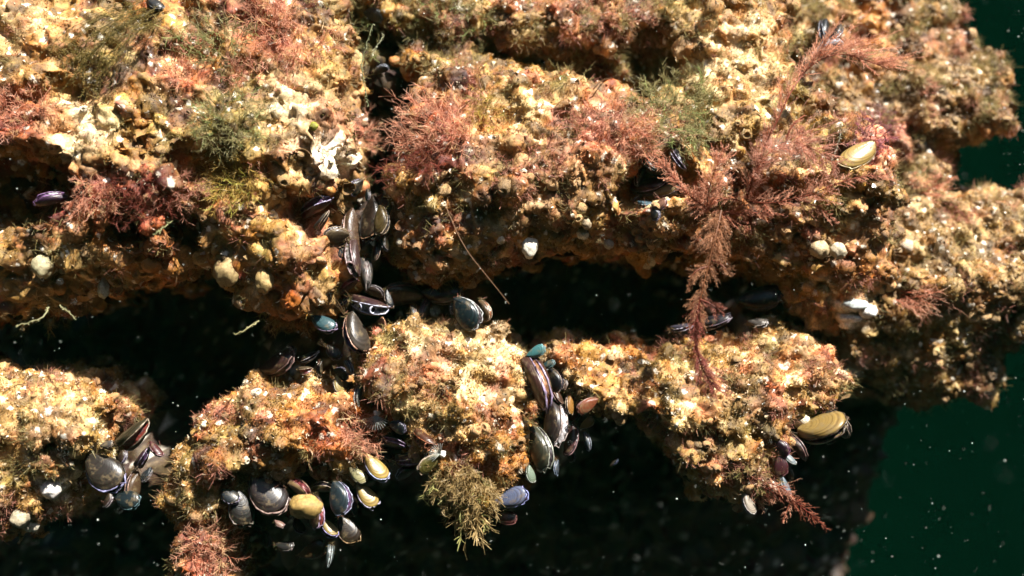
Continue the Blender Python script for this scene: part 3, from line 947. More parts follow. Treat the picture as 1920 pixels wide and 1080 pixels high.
# shell colours
DKB = (.055, .040, .032); SLATE = (.060, .085, .095); TEAL = (.075, .20, .20); OLV = (.13, .11, .045); YEL = (.52, .36, .10); PYE = (.50, .46, .22)
TAN = (.26, .18, .10); RUST = (.30, .10, .045); MAR = (.17, .05, .055); BLK = (.022, .022, .026); GRY = (.22, .20, .18); LBL = (.26, .33, .46); CRM = (.62, .52, .36)
LV = (.46, .42, .60); WH = (.72, .70, .74); PU = (.24, .13, .30); BLV = (.34, .38, .66); LBR = (.36, .22, .16); LTN = (.50, .40, .28)
SD = (.05, .04, .045); SPU = (.10, .045, .12); SRD = (.22, .045, .045); SOR = (.36, .13, .05); SGR = (.30, .28, .26); SWH = (.55, .52, .52)
MUSSELS = [
    # px, py, L, th, ph, side, shape, gape, valve, lip, soft, label, extras
    (589, 387, 74, -22, 68, -1, 'long', .5, MAR, LV, SPU, 'purple mussel with whitish lips agape under the upper left block', dict(cap=40)),
    (604, 415, 50, -52, 75, 1, 'long', .15, GRY, LTN, SD, 'slim pale grey mussel edge below the purple gaping mussel', dict(cap=30)),
    (631, 441, 52, 160, 35, 1, 'wide', .2, TAN, LTN, SD, 'rounded tan mussel with arched pale rim at the crack mouth', dict(cap=25)),
    (659, 432, 100, 76, 40, 1, 'long', .2, (.24, .13, .07), LBR, SOR, 'long upright brown mussel in the vertical crack', dict(cap=35)),
    (661, 483, 82, 74, 72, 1, 'long', .42, (.20, .11, .10), (.42, .30, .30), SGR, 'pinkish brown mussel with one open siphon in the vertical crack', dict(cap=15, siph=1)),
    (686, 512, 72, 84, 66, -1, 'long', .3, (.12, .11, .11), GRY, SGR, 'dim grey mussel right of the siphon mussel in the crack', dict(cap=60)),
    (699, 408, 92, 104, 30, -1, 'mid', .2, (.09, .055, .035), (.28, .16, .09), SD, 'dark mussel with long brown rim high in the vertical crack', dict(cap=70)),
    (716, 412, 62, 96, 30, -1, 'mid', .2, (.24, .16, .05), LTN, SD, 'yellow brown and black mussel beside the middle block', dict(cap=40)),
    (652, 536, 50, -32, 62, -1, 'long', .45, (.20, .06, .06), (.34, .12, .12), SRD, 'maroon mussel gaping at the end of the left block', dict(cap=-10)),
    (690, 573, 86, 10, 70, 1, 'long', .55, (.14, .06, .06), (.58, .60, .72), (.40, .40, .40), 'gaping mussel with bright white lips and large brown siphon', dict(cap=-45, siph=2)),
    (666, 624, 92, 62, 44, 1, 'mid', .32, (.15, .115, .085), (.44, .25, .16), SPU, 'brown mussel with spotted gape standing left of the middle lower block', dict(cap=-50)),
    (605, 606, 60, 20, 22, 1, 'mid', .35, (.10, .24, .27), (.42, .34, .50), SPU, 'teal mussel with frilly lilac lip under the left block tip', dict(cap=-20)),
    (521, 683, 84, -36, 42, 1, 'mid', .2, (.12, .055, .04), (.24, .15, .13), SD, 'dim reddish brown mussel inside the lower left hollow', dict(cap=70)),
    (577, 671, 50, -26, 70, 1, 'long', .2, DKB, WH, SD, 'thin mussel with white edges inside the lower left hollow', dict(cap=60)),
    (571, 694, 30, -8, 75, 1, 'wide', .5, TAN, LTN, SRD, 'small tan mussel with a hole like mouth in the hollow', dict(cap=30)),
    (757, 552, 90, 172, 25, 1, 'mid', .2, (.12, .05, .04), (.26, .11, .08), SD, 'shaded dark red mussel under the middle block', dict(cap=80)),
    (828, 549, 90, -12, 25, 1, 'mid', .2, (.09, .075, .06), (.24, .20, .16), SD, 'shaded grey brown mussel under the middle block', dict(cap=85)),
    (874, 586, 78, 62, 16, -1, 'wide', .25, (.035, .06, .068), (.55, .58, .55), SD, 'large dark slate mussel with pale curved rim above the lower block', dict(cap=-20)),
    (909, 580, 46, 72, 40, -1, 'mid', .3, (.22, .13, .06), LTN, SOR, 'brown mussel behind the pale curved rim', dict(cap=45)),
    (797, 580, 56, 100, 60, 1, 'long', .2, (.08, .06, .055), (.2, .16, .15), SD, 'faint upright mussel in shade behind the lower block', dict(cap=75)),
    (1004, 660, 42, -32, 15, 1, 'mid', .2, (.10, .30, .30), (.28, .52, .52), SD, 'small bright teal mussel at the top of the right crack', dict(cap=-10)),
    (1027, 684, 30, -30, 30, 1, 'mid', .3, (.05, .14, .15), (.3, .46, .46), SD, 'small dark teal mussel below the bright teal one', dict(cap=0)),
    (1009, 713, 116, 72, 60, -1, 'long', .3, (.16, .07, .05), (.42, .34, .50), (.40, .20, .10), 'long curved mussel with lilac and orange gape on the right crack', dict(cap=-15)),
    (1040, 712, 52, 80, 30, -1, 'wide', .25, BLK, (.30, .22, .17), SD, 'black mussel with brown rim in the right crack', dict(cap=10)),
    (1044, 741, 42, 56, 60, 1, 'long', .3, (.20, .10, .06), LBR, SOR, 'narrow brown mussel pointing down in the right crack', dict(cap=5)),
    (1068, 757, 44, 84, 40, 1, 'long', .25, (.46, .22, .05), LTN, SPU, 'small orange mussel hanging in the right crack', dict(cap=5)),
    (1103, 759, 50, 142, 15, 1, 'mid', .1, (.34, .10, .045), (.30, .14, .1), SD, 'smooth red orange mussel on the right hand lower block', dict(cap=0)),
    (1042, 792, 98, 100, 48, -1, 'mid', .35, (.075, .05, .045), (.55, .46, .42), (.62, .6, .6), 'large dark mussel with white gape arching down the right crack', dict(cap=0)),
    (1072, 822, 70, 110, 45, -1, 'long', .15, (.14, .06, .055), (.30, .18, .18), SD, 'dark red crescent mussel low in the right crack', dict(cap=20)),
    (1101, 826, 40, 82, 55, -1, 'long', .2, (.16, .2, .24), (.44, .50, .58), SD, 'thin pale blue mussel low in the right crack', dict(cap=20)),
    (1013, 838, 92, 80, 40, -1, 'mid', .2, (.12, .12, .075), (.36, .38, .30), SD, 'greenish brown mussel hugging the middle lower block', dict(cap=10)),
    (994, 888, 36, 70, 30, 1, 'mid', .2, (.26, .34, .24), (.5, .56, .46), SD, 'small pale green mussel at the foot of the middle lower block', dict(cap=-15)),
    (1043, 876, 32, 88, 60, 1, 'long', .2, (.12, .16, .22), (.3, .38, .5), SD, 'slim bluish mussel hanging deepest in the right crack', dict(cap=25)),
    (1100, 794, 36, -40, 20, 1, 'mid', .15, (.44, .24, .06), LTN, SD, 'dim orange mussel under the red orange one', dict(cap=25)),
    (1152, 868, 20, -45, 70, 1, 'long', .3, SLATE, BLV, SD, 'tiny blue slit mussel in the dark below the right block', dict(cap=90)),
    (957, 934, 74, -24, 14, 1, 'mid', .28, (.17, .20, .32), (.40, .44, .80), SPU, 'blue mussel with blue white lip under the hanging mop', dict(cap=-30)),
    (944, 968, 54, 10, 20, 1, 'mid', .15, (.12, .035, .03), (.2, .08, .07), SD, 'dim red mussel below the blue mussel', dict(cap=10)),
    (770, 860, 72, -15, 72, 1, 'long', .42, (.10, .06, .08), (.42, .32, .50), SPU, 'purple mussel gaping upward left of the hanging mop', dict(cap=0)),
    (796, 824, 58, 22, 60, 1, 'mid', .55, (.24, .09, .045), (.46, .16, .07), SOR, 'orange mussel with two dark siphon holes', dict(cap=-5, siph=2)),
    (733, 829, 62, 12, 60, -1, 'long', .3, (.05, .038, .045), (.28, .2, .32), SPU, 'dark mussel with purple rim beside the red tuft', dict(cap=10)),
    (806, 868, 54, 140, 22, 1, 'mid', .1, (.28, .24, .06), LTN, SD, 'dim olive yellow mussel tucked beside the hanging mop', dict(cap=10)),
    (500, 925, 98, 36, 24, 1, 'wide', .22, (.075, .055, .052), (.34, .24, .2), SD, 'largest dark brown mussel below the lower left middle block', dict(cap=-50)),
    (452, 952, 74, 68, 18, 1, 'wide', .22, (.045, .038, .03), (.2, .17, .13), SD, 'dark mussel half hidden left of the largest brown mussel', dict(cap=-20)),
    (562, 914, 58, 38, 46, -1, 'mid', .28, (.30, .19, .09), (.4, .2, .16), SRD, 'tan mussel with thin maroon slit in the cluster', dict(cap=-45)),
    (604, 913, 48, 0, 50, -1, 'mid', .25, (.22, .17, .06), LTN, SD, 'olive yellow mussel with dark slit in the cluster', dict(cap=-35)),
    (637, 932, 70, 80, 20, -1, 'wide', .3, (.065, .10, .12), (.42, .44, .60), SPU, 'slate blue ringed mussel with frilly lip in the cluster', dict(cap=-60)),
    (686, 928, 64, 44, 26, 1, 'mid', .3, YEL, (.55, .52, .66), SPU, 'orange yellow mussel right of the slate blue one', dict(cap=-50)),
    (670, 890, 48, 30, 24, 1, 'mid', .18, PYE, (.55, .5, .3), SD, 'pale yellow green mussel tucked under the red tuft', dict(cap=-55)),
    (703, 876, 68, 40, 34, 1, 'mid', .3, (.58, .40, .10), (.46, .52, .74), SGR, 'bright yellow mussel with blue lip below the red tuft', dict(cap=-60)),
    (592, 958, 70, 82, 40, -1, 'mid', .3, (.16, .09, .05), (.44, .34, .46), SRD, 'crusted brown mussel with maroon arched edge in the cluster', dict(cap=-50)),
    (615, 990, 48, 36, 42, 1, 'mid', .5, (.46, .34, .12), (.42, .38, .70), SPU, 'small yellowish mussel with purple fringed mouth under the cluster', dict(cap=-45)),
    (652, 992, 62, 48, 16, 1, 'wide', .2, (.07, .045, .025), (.34, .22, .10), SD, 'dark brown mussel with fringed rim under the cluster', dict(cap=-20)),
    (586, 1032, 66, -30, 14, 1, 'mid', .15, (.15, .09, .035), (.22, .16, .09), SD, 'dim golden brown mussel lowest of the cluster', dict(cap=-10)),
    (618, 1042, 46, 98, 70, -1, 'long', .15, (.16, .2, .2), (.46, .54, .52), SD, 'thin pale crescent shell below the cluster', dict(cap=-20)),
    (533, 1024, 40, -4, 35, 1, 'mid', .2, (.06, .055, .05), (.26, .24, .22), SD, 'dim grey rimmed mussel in the dark below the cluster', dict(cap=10)),
    (523, 982, 24, 20, 40, 1, 'mid', .3, (.3, .16, .13), (.5, .36, .32), SRD, 'tiny pinkish mussel below the largest brown mussel', dict(cap=-25)),
    (250, 818, 92, -41, 68, 1, 'mid', .34, (.115, .10, .055), (.32, .26, .18), (.26, .05, .035), 'olive mussel with long red slit beside the lower left block', dict(cap=-50)),
    (195, 882, 100, 34, 14, 1, 'wide', .2, (.085, .065, .048), (.34, .34, .56), SD, 'big round brown mussel with blue lip under the lower left block', dict(cap=-70)),
    (200, 834, 30, -20, 30, 1, 'mid', .2, GRY, LTN, SD, 'small grey mussel above the big round brown mussel', dict(cap=-75)),
    (267, 860, 56, -54, 70, 1, 'long', .35, (.16, .07, .09), (.52, .46, .60), SPU, 'slim mussel with pale lilac slit right of the olive mussel', dict(cap=-45)),
    (250, 910, 60, 86, 58, 1, 'mid', .3, (.24, .14, .075), LBR, SD, 'tan mussel with dark slit right of the big round mussel', dict(cap=-40)),
    (291, 842, 42, 36, 50, 1, 'long', .3, (.24, .06, .06), (.5, .3, .3), SRD, 'small red mussel between two lower left blocks', dict(cap=-30)),
    (238, 936, 56, 8, 20, 1, 'wide', .15, (.03, .05, .055), (.14, .24, .26), SD, 'dim dark teal mussel under the tan mussel', dict(cap=-20)),
    (1608, 292, 92, 152, 26, -1, 'clam', .12, (.56, .38, .12), (.5, .4, .2), SD, 'yellow clam lying on the right hand rock', dict(cap=200, name='clam', cat='clam', group=None)),
    (1541, 803, 100, -28, 64, 1, 'wide', .12, (.46, .30, .09), (.10, .07, .04), SD, 'large amber clam with dark seam under the right block corner', dict(cap=30, dy=10, name='clam', cat='clam', group=None)),
    (1572, 792, 64, 60, 55, -1, 'mid', .3, (.07, .06, .045), (.34, .26, .2), SD, 'dark jagged mussel behind the large amber clam', dict(cap=50)),
    (1462, 838, 44, 60, 30, -1, 'wide', .2, (.05, .02, .035), (.24, .1, .16), SD, 'dark purple rimmed mussel left of the amber clam', dict(cap=30)),
    (1496, 836, 60, 62, 62, -1, 'long', .2, (.12, .06, .05), (.28, .17, .15), SD, 'brown crescent mussel just below the amber clam hinge', dict(cap=10)),
    (1463, 872, 42, 90, 8, -1, 'wide', .1, (.11, .022, .03), (.16, .06, .06), SD, 'round maroon mussel on the right block flank', dict(cap=20)),
    (1478, 858, 36, 40, 40, 1, 'long', .1, (.3, .36, .38), (.5, .55, .5), SD, 'pointed white mussel beside the round maroon one', dict(cap=15)),
    (1472, 911, 42, 66, 40, 1, 'long', .1, (.24, .32, .38), (.4, .5, .55), SD, 'pointed blue grey mussel above the trailing red twigs', dict(cap=10)),
    (1403, 944, 44, 60, 30, 1, 'mid', .2, (.56, .48, .38), (.7, .66, .6), SD, 'cream and brown mussel at the bottom of the right block', dict(cap=0)),
    (1553, 88, 52, -8, 30, -1, 'mid', .3, (.52, .60, .68), (.75, .8, .85), SGR, 'bluish white mussel in the upper right pocket', dict(cap=140)),
    (1545, 58, 56, 84, 50, 1, 'mid', .2, (.05, .05, .055), (.3, .32, .36), SD, 'dark mussel above the bluish white one in the pocket', dict(cap=160)),
    (1210, 384, 36, 2, 62, 1, 'mid', .4, (.16, .26, .32), (.5, .62, .68), SD, 'pale blue mussel at the bottom of the central pocket', dict(cap=30)),
    (1237, 386, 36, -50, 40, 1, 'mid', .25, (.44, .22, .14), (.55, .36, .36), SOR, 'pink orange mussel beside the pale blue pocket mussel', dict(cap=25)),
    (1270, 297, 50, 58, 66, 1, 'long', .35, (.14, .11, .14), (.5, .46, .6), SPU, 'lilac slit mussel in the central pocket under green tuft', dict(cap=40)),
    (1215, 350, 74, -16, 50, 1, 'mid', .2, (.12, .05, .05), (.3, .2, .24), SD, 'shaded reddish mussel lying across the central pocket', dict(cap=50)),
    (1248, 358, 54, -24, 30, 1, 'long', .2, (.34, .26, .12), (.42, .4, .42), SD, 'striped yellowish mussel in the central pocket', dict(cap=35)),
    (1213, 305, 44, 40, 60, 1, 'long', .25, (.12, .16, .16), (.36, .44, .44), SD, 'grey green mussel at the upper rim of the central pocket', dict(cap=40)),
    (1276, 615, 46, -15, 72, 1, 'long', .3, (.16, .14, .2), (.6, .58, .7), SD, 'white edged slit mussel behind the hanging red plume', dict(cap=70)),
    (1335, 604, 74, -20, 55, 1, 'long', .15, (.08, .07, .085), (.26, .22, .28), SD, 'dim long mussel right of the hanging red plume', dict(cap=110)),
    (1420, 560, 90, -16, 20, 1, 'mid', .15, (.05, .035, .035), (.14, .09, .09), SD, 'shadowed dark mussel under the right block overhang', dict(cap=150)),
    (1420, 606, 40, -10, 50, 1, 'mid', .25, (.3, .26, .22), (.55, .52, .48), SD, 'small pale rimmed mussel on the right lower ledge', dict(cap=90)),
    (290, 8, 44, 30, 35, 1, 'mid', .2, (.07, .065, .06), (.26, .26, .25), SD, 'dark grey mussel at the top edge beside the olive plume', dict(cap=120)),
    (714, 130, 32, -10, 45, -1, 'mid', .2, (.07, .08, .09), (.6, .66, .75), SD, 'mussel with white arc rim high in the upper crack', dict(cap=140)),
    (700, 28, 44, 30, 35, -1, 'wide', .15, (.08, .085, .08), (.34, .38, .4), SD, 'grey mussel at the top of the upper crack', dict(cap=150)),
    (97, 372, 62, 160, 50, 1, 'long', .35, (.14, .06, .14), (.36, .2, .42), SPU, 'purple mussel at the mouth of the left hollow', dict(cap=0)),
    (671, 741, 42, 88, 66, 1, 'long', .4, (.26, .24, .19), (.6, .58, .5), SD, 'small pale mussel between the two lower middle blocks', dict(cap=0)),
    (634, 722, 40, 66, 40, 1, 'mid', .2, (.48, .36, .12), (.5, .42, .3), SD, 'yellow mussel at the upper right of the lower left middle block', dict(cap=-30)),
    (654, 688, 34, 70, 50, -1, 'mid', .25, (.10, .11, .13), (.42, .46, .52), SD, 'small dark grey mussel left of the middle lower block', dict(cap=10)),
]
for k, mdef in enumerate(MUSSELS):
    kw = dict(mdef[12]); kw.setdefault('seed', k)
    mussel(*mdef[:11], label=mdef[11], **kw)
FILL = [(668, 350), (690, 365), (722, 455), (706, 470), (640, 470), (700, 545), (728, 560), (640, 560), (775, 590), (850, 575), (625, 660), (600, 690), (545, 665), (640, 700),
        (480, 985), (540, 960), (560, 985), (500, 1010), (640, 965), (665, 950), (585, 925), (430, 930), (470, 905), (1020, 700), (1060, 720), (1035, 770), (1060, 790), (1080, 780), (1025, 860), (1070, 850),
        (1200, 330), (1228, 318), (1255, 330), (1228, 400), (1195, 372), (1570, 60), (1535, 100), (220, 905), (275, 890), (230, 855), (205, 935), (1480, 885), (1455, 905), (1515, 830), (720, 850), (760, 885), (745, 800), (780, 845), (1560, 825)]
REG = [((690, 430), 'vertical crack beside the left block'), ((750, 580), 'gap under the middle block'), ((600, 680), 'hollow above the lower left middle block'), ((530, 970), 'cluster of yellow and slate mussels'),
       ((1045, 780), 'crack right of the middle lower block'), ((1225, 350), 'central pocket'), ((1550, 80), 'upper right pocket'), ((230, 890), 'group under the lower left block'), ((1490, 860), 'group round the amber clam'), ((755, 850), 'gap left of the hanging mop')]
def region(x, y): return min(REG, key=lambda r_: (r_[0][0] - x) ** 2 + (r_[0][1] - y) ** 2)[1]
ORD = ['topmost', 'second', 'third', 'fourth', 'fifth', 'sixth', 'seventh', 'eighth', 'ninth', 'tenth']
FILL.sort(key=lambda p: p[1])
SEEN = {}
for k, (x, y) in enumerate(FILL):
    rg = region(x, y); SEEN[rg] = SEEN.get(rg, -1) + 1
    o_ = ORD[SEEN[rg]]
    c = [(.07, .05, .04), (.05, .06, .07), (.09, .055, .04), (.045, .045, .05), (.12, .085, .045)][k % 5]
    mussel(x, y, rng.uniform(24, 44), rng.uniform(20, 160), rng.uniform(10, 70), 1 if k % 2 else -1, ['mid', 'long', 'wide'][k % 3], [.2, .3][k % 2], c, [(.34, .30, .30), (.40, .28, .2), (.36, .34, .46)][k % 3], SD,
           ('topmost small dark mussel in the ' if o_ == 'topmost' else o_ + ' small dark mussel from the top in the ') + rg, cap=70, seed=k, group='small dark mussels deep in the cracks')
print('mussels', len(MUSSELS), round(time.time() - T0, 1))

# ------------------------------------------------------------------ seaweed
WRED = ((.46, .15, .085), (.76, .42, .27)); WPINK = ((.34, .11, .075), (.58, .29, .19)); WGRN = ((.14, .125, .035), (.38, .335, .155))
WOLV = ((.10, .075, .018), (.30, .22, .07)); WGLD = ((.26, .15, .02), (.55, .38, .11)); WYG = ((.22, .14, .045), (.48, .34, .15)); WDRK = ((.14, .028, .02), (.30, .085, .055))
WPALE = ((.30, .26, .13), (.52, .47, .28))
TRI = 0
def tuft(px, py, rx, ry, pal, label, n=130, ln=34, dirn=None, name='red_seaweed_tuft', cat='seaweed', group=None, twigs=14, w=.55, cap=400, lift=4, spread=.7, wave=.35):
    """bushy tuft: many forking filaments rising from a patch rx by ry on the rock"""
    W1 = Weed(); W2 = Weed()
    c0, c1 = np.array(pal[0]), np.array(pal[1])
    for k in range(n):
        a = rng.random() * 6.283; r = math.sqrt(rng.random())
        x, y = px + rx * r * math.cos(a), py + ry * r * math.sin(a)
        h, nr = cast(x, y)
        if h is None or h[1] > cap: continue
        if perlin((h / 16 + 5)[None])[0] < -.08 and rng.random() < .85: continue
        if nr[1] > 0: nr = -nr
        d = unit(nr * .8 + rng.normal(size=3) * spread * .6 + np.array((math.cos(a) * r * spread, -.25, -math.sin(a) * r * spread)))
        if dirn is not None: d = unit(d * .6 + np.array(dirn))
        L = ln * (.55 + .8 * rng.random())
        P = [h + nr * (lift - 8)]; m = 6
        v = d
        for i in range(m):
            v = unit(v + rng.normal(size=3) * wave * .5 + (np.array(dirn) * .12 if dirn is not None else 0))
            P.append(P[-1] + v * L / m)
        P = np.array(P)
        sh = (.7 + .55 * rng.random()) * (np.array((1.0, 1.35, 1.1)) if rng.random() < .16 else 1.0)
        W1.tube(P, w * 1.15, w * .6, c0 * sh, (c0 + c1) / 2 * sh)
        nt = twigs
        t = .25 + .75 * rng.random(nt)
        f = t * m; i = np.minimum(f.astype(int), m - 1)
        A = P[i] + (P[i + 1] - P[i]) * (f - i)[:, None]
        D = unit(unit(P[i + 1] - P[i]) * .9 + rng.normal(size=(nt, 3)) * .65)
        W2.blades(A, D, L * (.16 + .22 * rng.random(nt)), np.full(nt, w * .75), (c0 + c1) / 2 * sh, c1 * sh * (.8 + .5 * rng.random((nt, 1))), rng.normal(size=(nt, 3)) * 1.5)
    if not W1.v: return
    h, nr = cast(px, py)
    o = bpy.data.objects.new(name, None); COL.objects.link(o); o.empty_display_size = .01
    tag(o, label, cat, group)
    a = W1.build('stems', o, True); b_ = W2.build('branchlets', o, True)
    if h is not None:
        o.location = Vector(h) * S
        for c in (a, b_): c.location = -o.location
    return o

def path_on(pts, off, cap=None, dep=None):
    """picture polyline with a distance in front of the rock -> 3-D points"""
    out = []
    for k, (x, y) in enumerate(pts):
        if dep is not None: yy = dep[k] if hasattr(dep, '__len__') else dep
        else:
            h, _ = cast(x, y); yy = (h[1] if h is not None else 100)
            if cap is not None: yy = min(yy, cap)
            yy -= off[k] if hasattr(off, '__len__') else off
        out.append((x, y, yy))
    if dep is None and len(out) > 3:
        # keep clear of the lumps on either side
        d_ = np.array([o_[2] for o_ in out], float)
        d2 = d_.copy()
        d2[1:] = np.minimum(d2[1:], d_[:-1]); d2[:-1] = np.minimum(d2[:-1], d_[1:] + 6); d2[0] = d_[0]
        out = [(a[0], a[1], b_) for a, b_ in zip(out, d2)]
    P = np.array([W(*o_) for o_ in out])
    # smooth and resample
    m = max(12, int(np.linalg.norm(np.diff(P, axis=0), axis=1).sum() / 5))
    for _ in range(2):
        Q_ = [P[0]]
        for a, b_ in zip(P[:-1], P[1:]): Q_ += [a * .75 + b_ * .25, a * .25 + b_ * .75]
        P = np.array(Q_ + [P[-1]])
    s_ = np.concatenate([[0], np.cumsum(np.linalg.norm(np.diff(P, axis=0), axis=1))])
    t = np.linspace(0, s_[-1], m)
    return np.stack([np.interp(t, s_, P[:, a]) for a in range(3)], 1)

def px_seed(pts): return pts[0][0] * .37 + pts[-1][1] * .61
def plume(parent, pts, off=45, cap=None, dep=None, hair=30, w=1.6, pal=WRED, dens=2.2, one=0, prof=None, sub=3, stemc=(.16, .035, .018), name='branch', tipc=None, lean=.9):
    """feather: a stem with dense forking hairs along it"""
    P = path_on(pts, off, cap, dep); m = len(P)
    A = Weed()
    A.tube(P, w, w * .35, stemc, pal[0], sides=5)
    br = A.build(name, parent)
    B = Weed()
    tot = np.linalg.norm(np.diff(P, axis=0), axis=1).sum()
    n = max(6, int(tot * dens * .20))
    t = np.sort(rng.random(n)) ** .92
    gap = .22 + 1.0 * sstep(-.25, .25, perlin(np.stack([t * tot / 17, t * 0 + px_seed(pts), t * 0], 1)))
    f = t * (m - 1); i = np.minimum(f.astype(int), m - 2)
    R0 = P[i] + (P[i + 1] - P[i]) * (f - i)[:, None]
    T = unit(P[i + 1] - P[i])
    pr = unit(np.cross(T, np.array((0, 1, 0))))
    sgn = np.where(rng.random(n) < .5, 1, -1) if one == 0 else np.where(rng.random(n) < .88, one, -one)
    D = unit(T * lean * (.5 + .7 * rng.random((n, 1))) + pr * sgn[:, None] * (.5 + .7 * rng.random((n, 1))) + np.array((0, -1, 0)) * rng.normal(size=(n, 1)) * .55)
    pf = np.sin(np.clip(t * 1.1 + .12, 0, 1) * math.pi) ** .6 if prof is None else np.interp(t, *prof)
    L = 1.3 * hair * pf * gap * (.3 + .95 * rng.random(n)) + 3
    sh = (.7 + .6 * rng.random((n, 1)))
    c0 = np.array(pal[0]) * sh; c1 = np.array(pal[1] if tipc is None else tipc) * sh
    nh = 4 + 2 * sub
    for k in range(n):
        u = np.linspace(0, 1, 6)[:, None]
        bn = T[k] * L[k] * .30 + rng.normal(size=3) * L[k] * .10
        Pk = R0[k] + D[k] * L[k] * u + bn * u ** 2
        B.tube(Pk, .42, .2, c0[k], (c0[k] + c1[k]) / 2)
        q_ = max(6, int(L[k] * nh / 11))
        uu = .12 + .88 * rng.random((q_, 1))
        A2 = R0[k] + D[k] * L[k] * uu + bn * uu ** 2
        tg = unit(D[k] + 2 * bn / (L[k] + 1) * uu)
        D2 = unit(tg * .9 + rng.normal(size=(q_, 3)) * .62)
        B.blades(A2, D2, (2.2 + .20 * L[k] * (1.15 - uu[:, 0])) * (.5 + .9 * rng.random(q_)), .24 + .2 * rng.random(q_), (c0[k] + c1[k]) / 2, c1[k], rng.normal(size=(q_, 3)) * .8)
    B.build('hairs', br, True)
    return br

# the big feathery frond over the right hand block
fr = bpy.data.objects.new('feathery_seaweed', None); COL.objects.link(fr)
tag(fr, 'large feathery red seaweed spreading branched plumes over the right block', 'seaweed')
plume(fr, [(1398, 372), (1408, 340), (1438, 262), (1460, 222), (1483, 170), (1510, 133), (1535, 112), (1567, 101), (1593, 103), (1627, 114), (1672, 132)], off=[10, 30, 55, 70, 80, 85, 90, 90, 90, 90, 90], cap=90, hair=52, w=2.3, pal=WRED, dens=2.3, one=1, lean=1.5,
      prof=([0, .25, .4, .6, .85, 1], [.25, .35, .6, 1, .9, .6]))
plume(fr, [(1400, 376), (1410, 340), (1424, 306), (1447, 280), (1477, 264), (1507, 271), (1537, 285), (1570, 310)], off=[10, 35, 50, 60, 65, 65, 60, 60], cap=80, hair=42, w=1.6, pal=WRED, dens=4.2, tipc=(.60, .34, .24), prof=([0, .3, .45, .8, 1], [.3, .6, 1, .95, .5]))
plume(fr, [(1474, 262), (1482, 240), (1494, 226), (1509, 216)], off=60, cap=70, hair=9, w=2.2, pal=WRED, dens=2)
plume(fr, [(1400, 378), (1450, 382), (1493, 371), (1527, 363), (1567, 344), (1610, 331), (1670, 326)], off=[15, 45, 55, 60, 60, 60, 60], cap=80, hair=32, w=1.3, pal=WRED, dens=2.4, prof=([0, .3, .6, 1], [1, 1, .7, .5]))
plume(fr, [(1490, 374), (1515, 380), (1541, 391), (1571, 418)], off=50, cap=60, hair=26, w=1.0, pal=WRED, dens=2.6)
plume(fr, [(1330, 392), (1308, 380), (1287, 362), (1263, 333), (1234, 303)], off=[20, 45, 55, 60, 60], cap=40, hair=20, w=1.5, pal=WRED, dens=5.5, prof=([0, .5, 1], [1.2, 1, .5]))
plume(fr, [(1325, 392), (1328, 362), (1334, 338), (1344, 308), (1357, 278)], off=[20, 45, 55, 60, 60], cap=40, hair=24, w=1.5, pal=WRED, dens=5.5, prof=([0, .5, 1], [1.2, 1, .6]))
plume(fr, [(1330, 400), (1370, 402), (1420, 398), (1470, 402)], off=35, cap=60, hair=28, w=1.2, pal=WRED, dens=2.6, tipc=(.58, .28, .18))
plume(fr, [(1392, 378), (1372, 372), (1345, 376), (1322, 396)], off=38, cap=60, hair=22, w=1.2, pal=WRED, dens=2.6)
# the hanging plume in front of the dark hollow
hp = bpy.data.objects.new('hanging_seaweed', None); COL.objects.link(hp)
tag(hp, 'brownish red seaweed plume hanging down in front of the dark hollow', 'seaweed')
WBR = ((.20, .075, .03), (.50, .26, .14))
plume(hp, [(1352, 395), (1346, 425), (1338, 455), (1330, 490), (1320, 530), (1313, 560), (1306, 600)], dep=[-45, -60, -70, -75, -78, -80, -80], hair=20, w=3.2, pal=WBR, dens=6.5, stemc=(.16, .06, .025), prof=([0, .2, .5, .8, 1], [1.8, 1.3, .8, .75, .8]))
plume(hp, [(1312, 560), (1306, 595), (1302, 635), (1309, 672), (1320, 698), (1338, 726)], dep=[-80, -80, -82, -84, -85, -85], hair=22, w=2.4, pal=((.20, .04, .03), (.42, .14, .10)), dens=9, prof=([0, .4, .8, 1], [.7, .8, 1, .8]), lean=1.6)
plume(hp, [(1326, 500), (1308, 505), (1294, 520), (1290, 548)], dep=[-76, -84, -88, -90], hair=13, w=2.2, pal=WBR, dens=5)
plume(hp, [(1334, 488), (1350, 494), (1362, 505), (1375, 516)], dep=[-74, -82, -88, -92], hair=12, w=2.2, pal=WBR, dens=5)
plume(hp, [(1313, 562), (1330, 568), (1344, 578), (1358, 590)], dep=[-80, -86, -90, -92], hair=12, w=2.2, pal=((.18, .05, .03), (.40, .16, .11)), dens=5)
plume(hp, [(1312, 556), (1300, 566), (1292, 580)], dep=[-80, -86, -88], hair=11, w=1.6, pal=WBR, dens=4)
# twigs trailing from the bottom of the right block
tw = bpy.data.objects.new('trailing_seaweed', None); COL.objects.link(tw)
tag(tw, 'small red seaweed trailing twigs below the right lower block', 'seaweed')
plume(tw, [(1435, 915), (1462, 932), (1485, 935), (1508, 955), (1530, 972), (1551, 993)], off=14, cap=20, hair=15, w=2.0, pal=((.20, .04, .025), (.42, .15, .08)), dens=3.5, prof=([0, .3, .6, 1], [1.6, 1, .7, .6]))
plume(tw, [(1484, 936), (1476, 955), (1466, 980)], off=14, cap=20, hair=12, w=1.2, pal=WRED, dens=3)
plume(tw, [(1440, 905), (1470, 915), (1490, 935)], off=20, cap=20, hair=22, w=1.4, pal=WRED, dens=4)

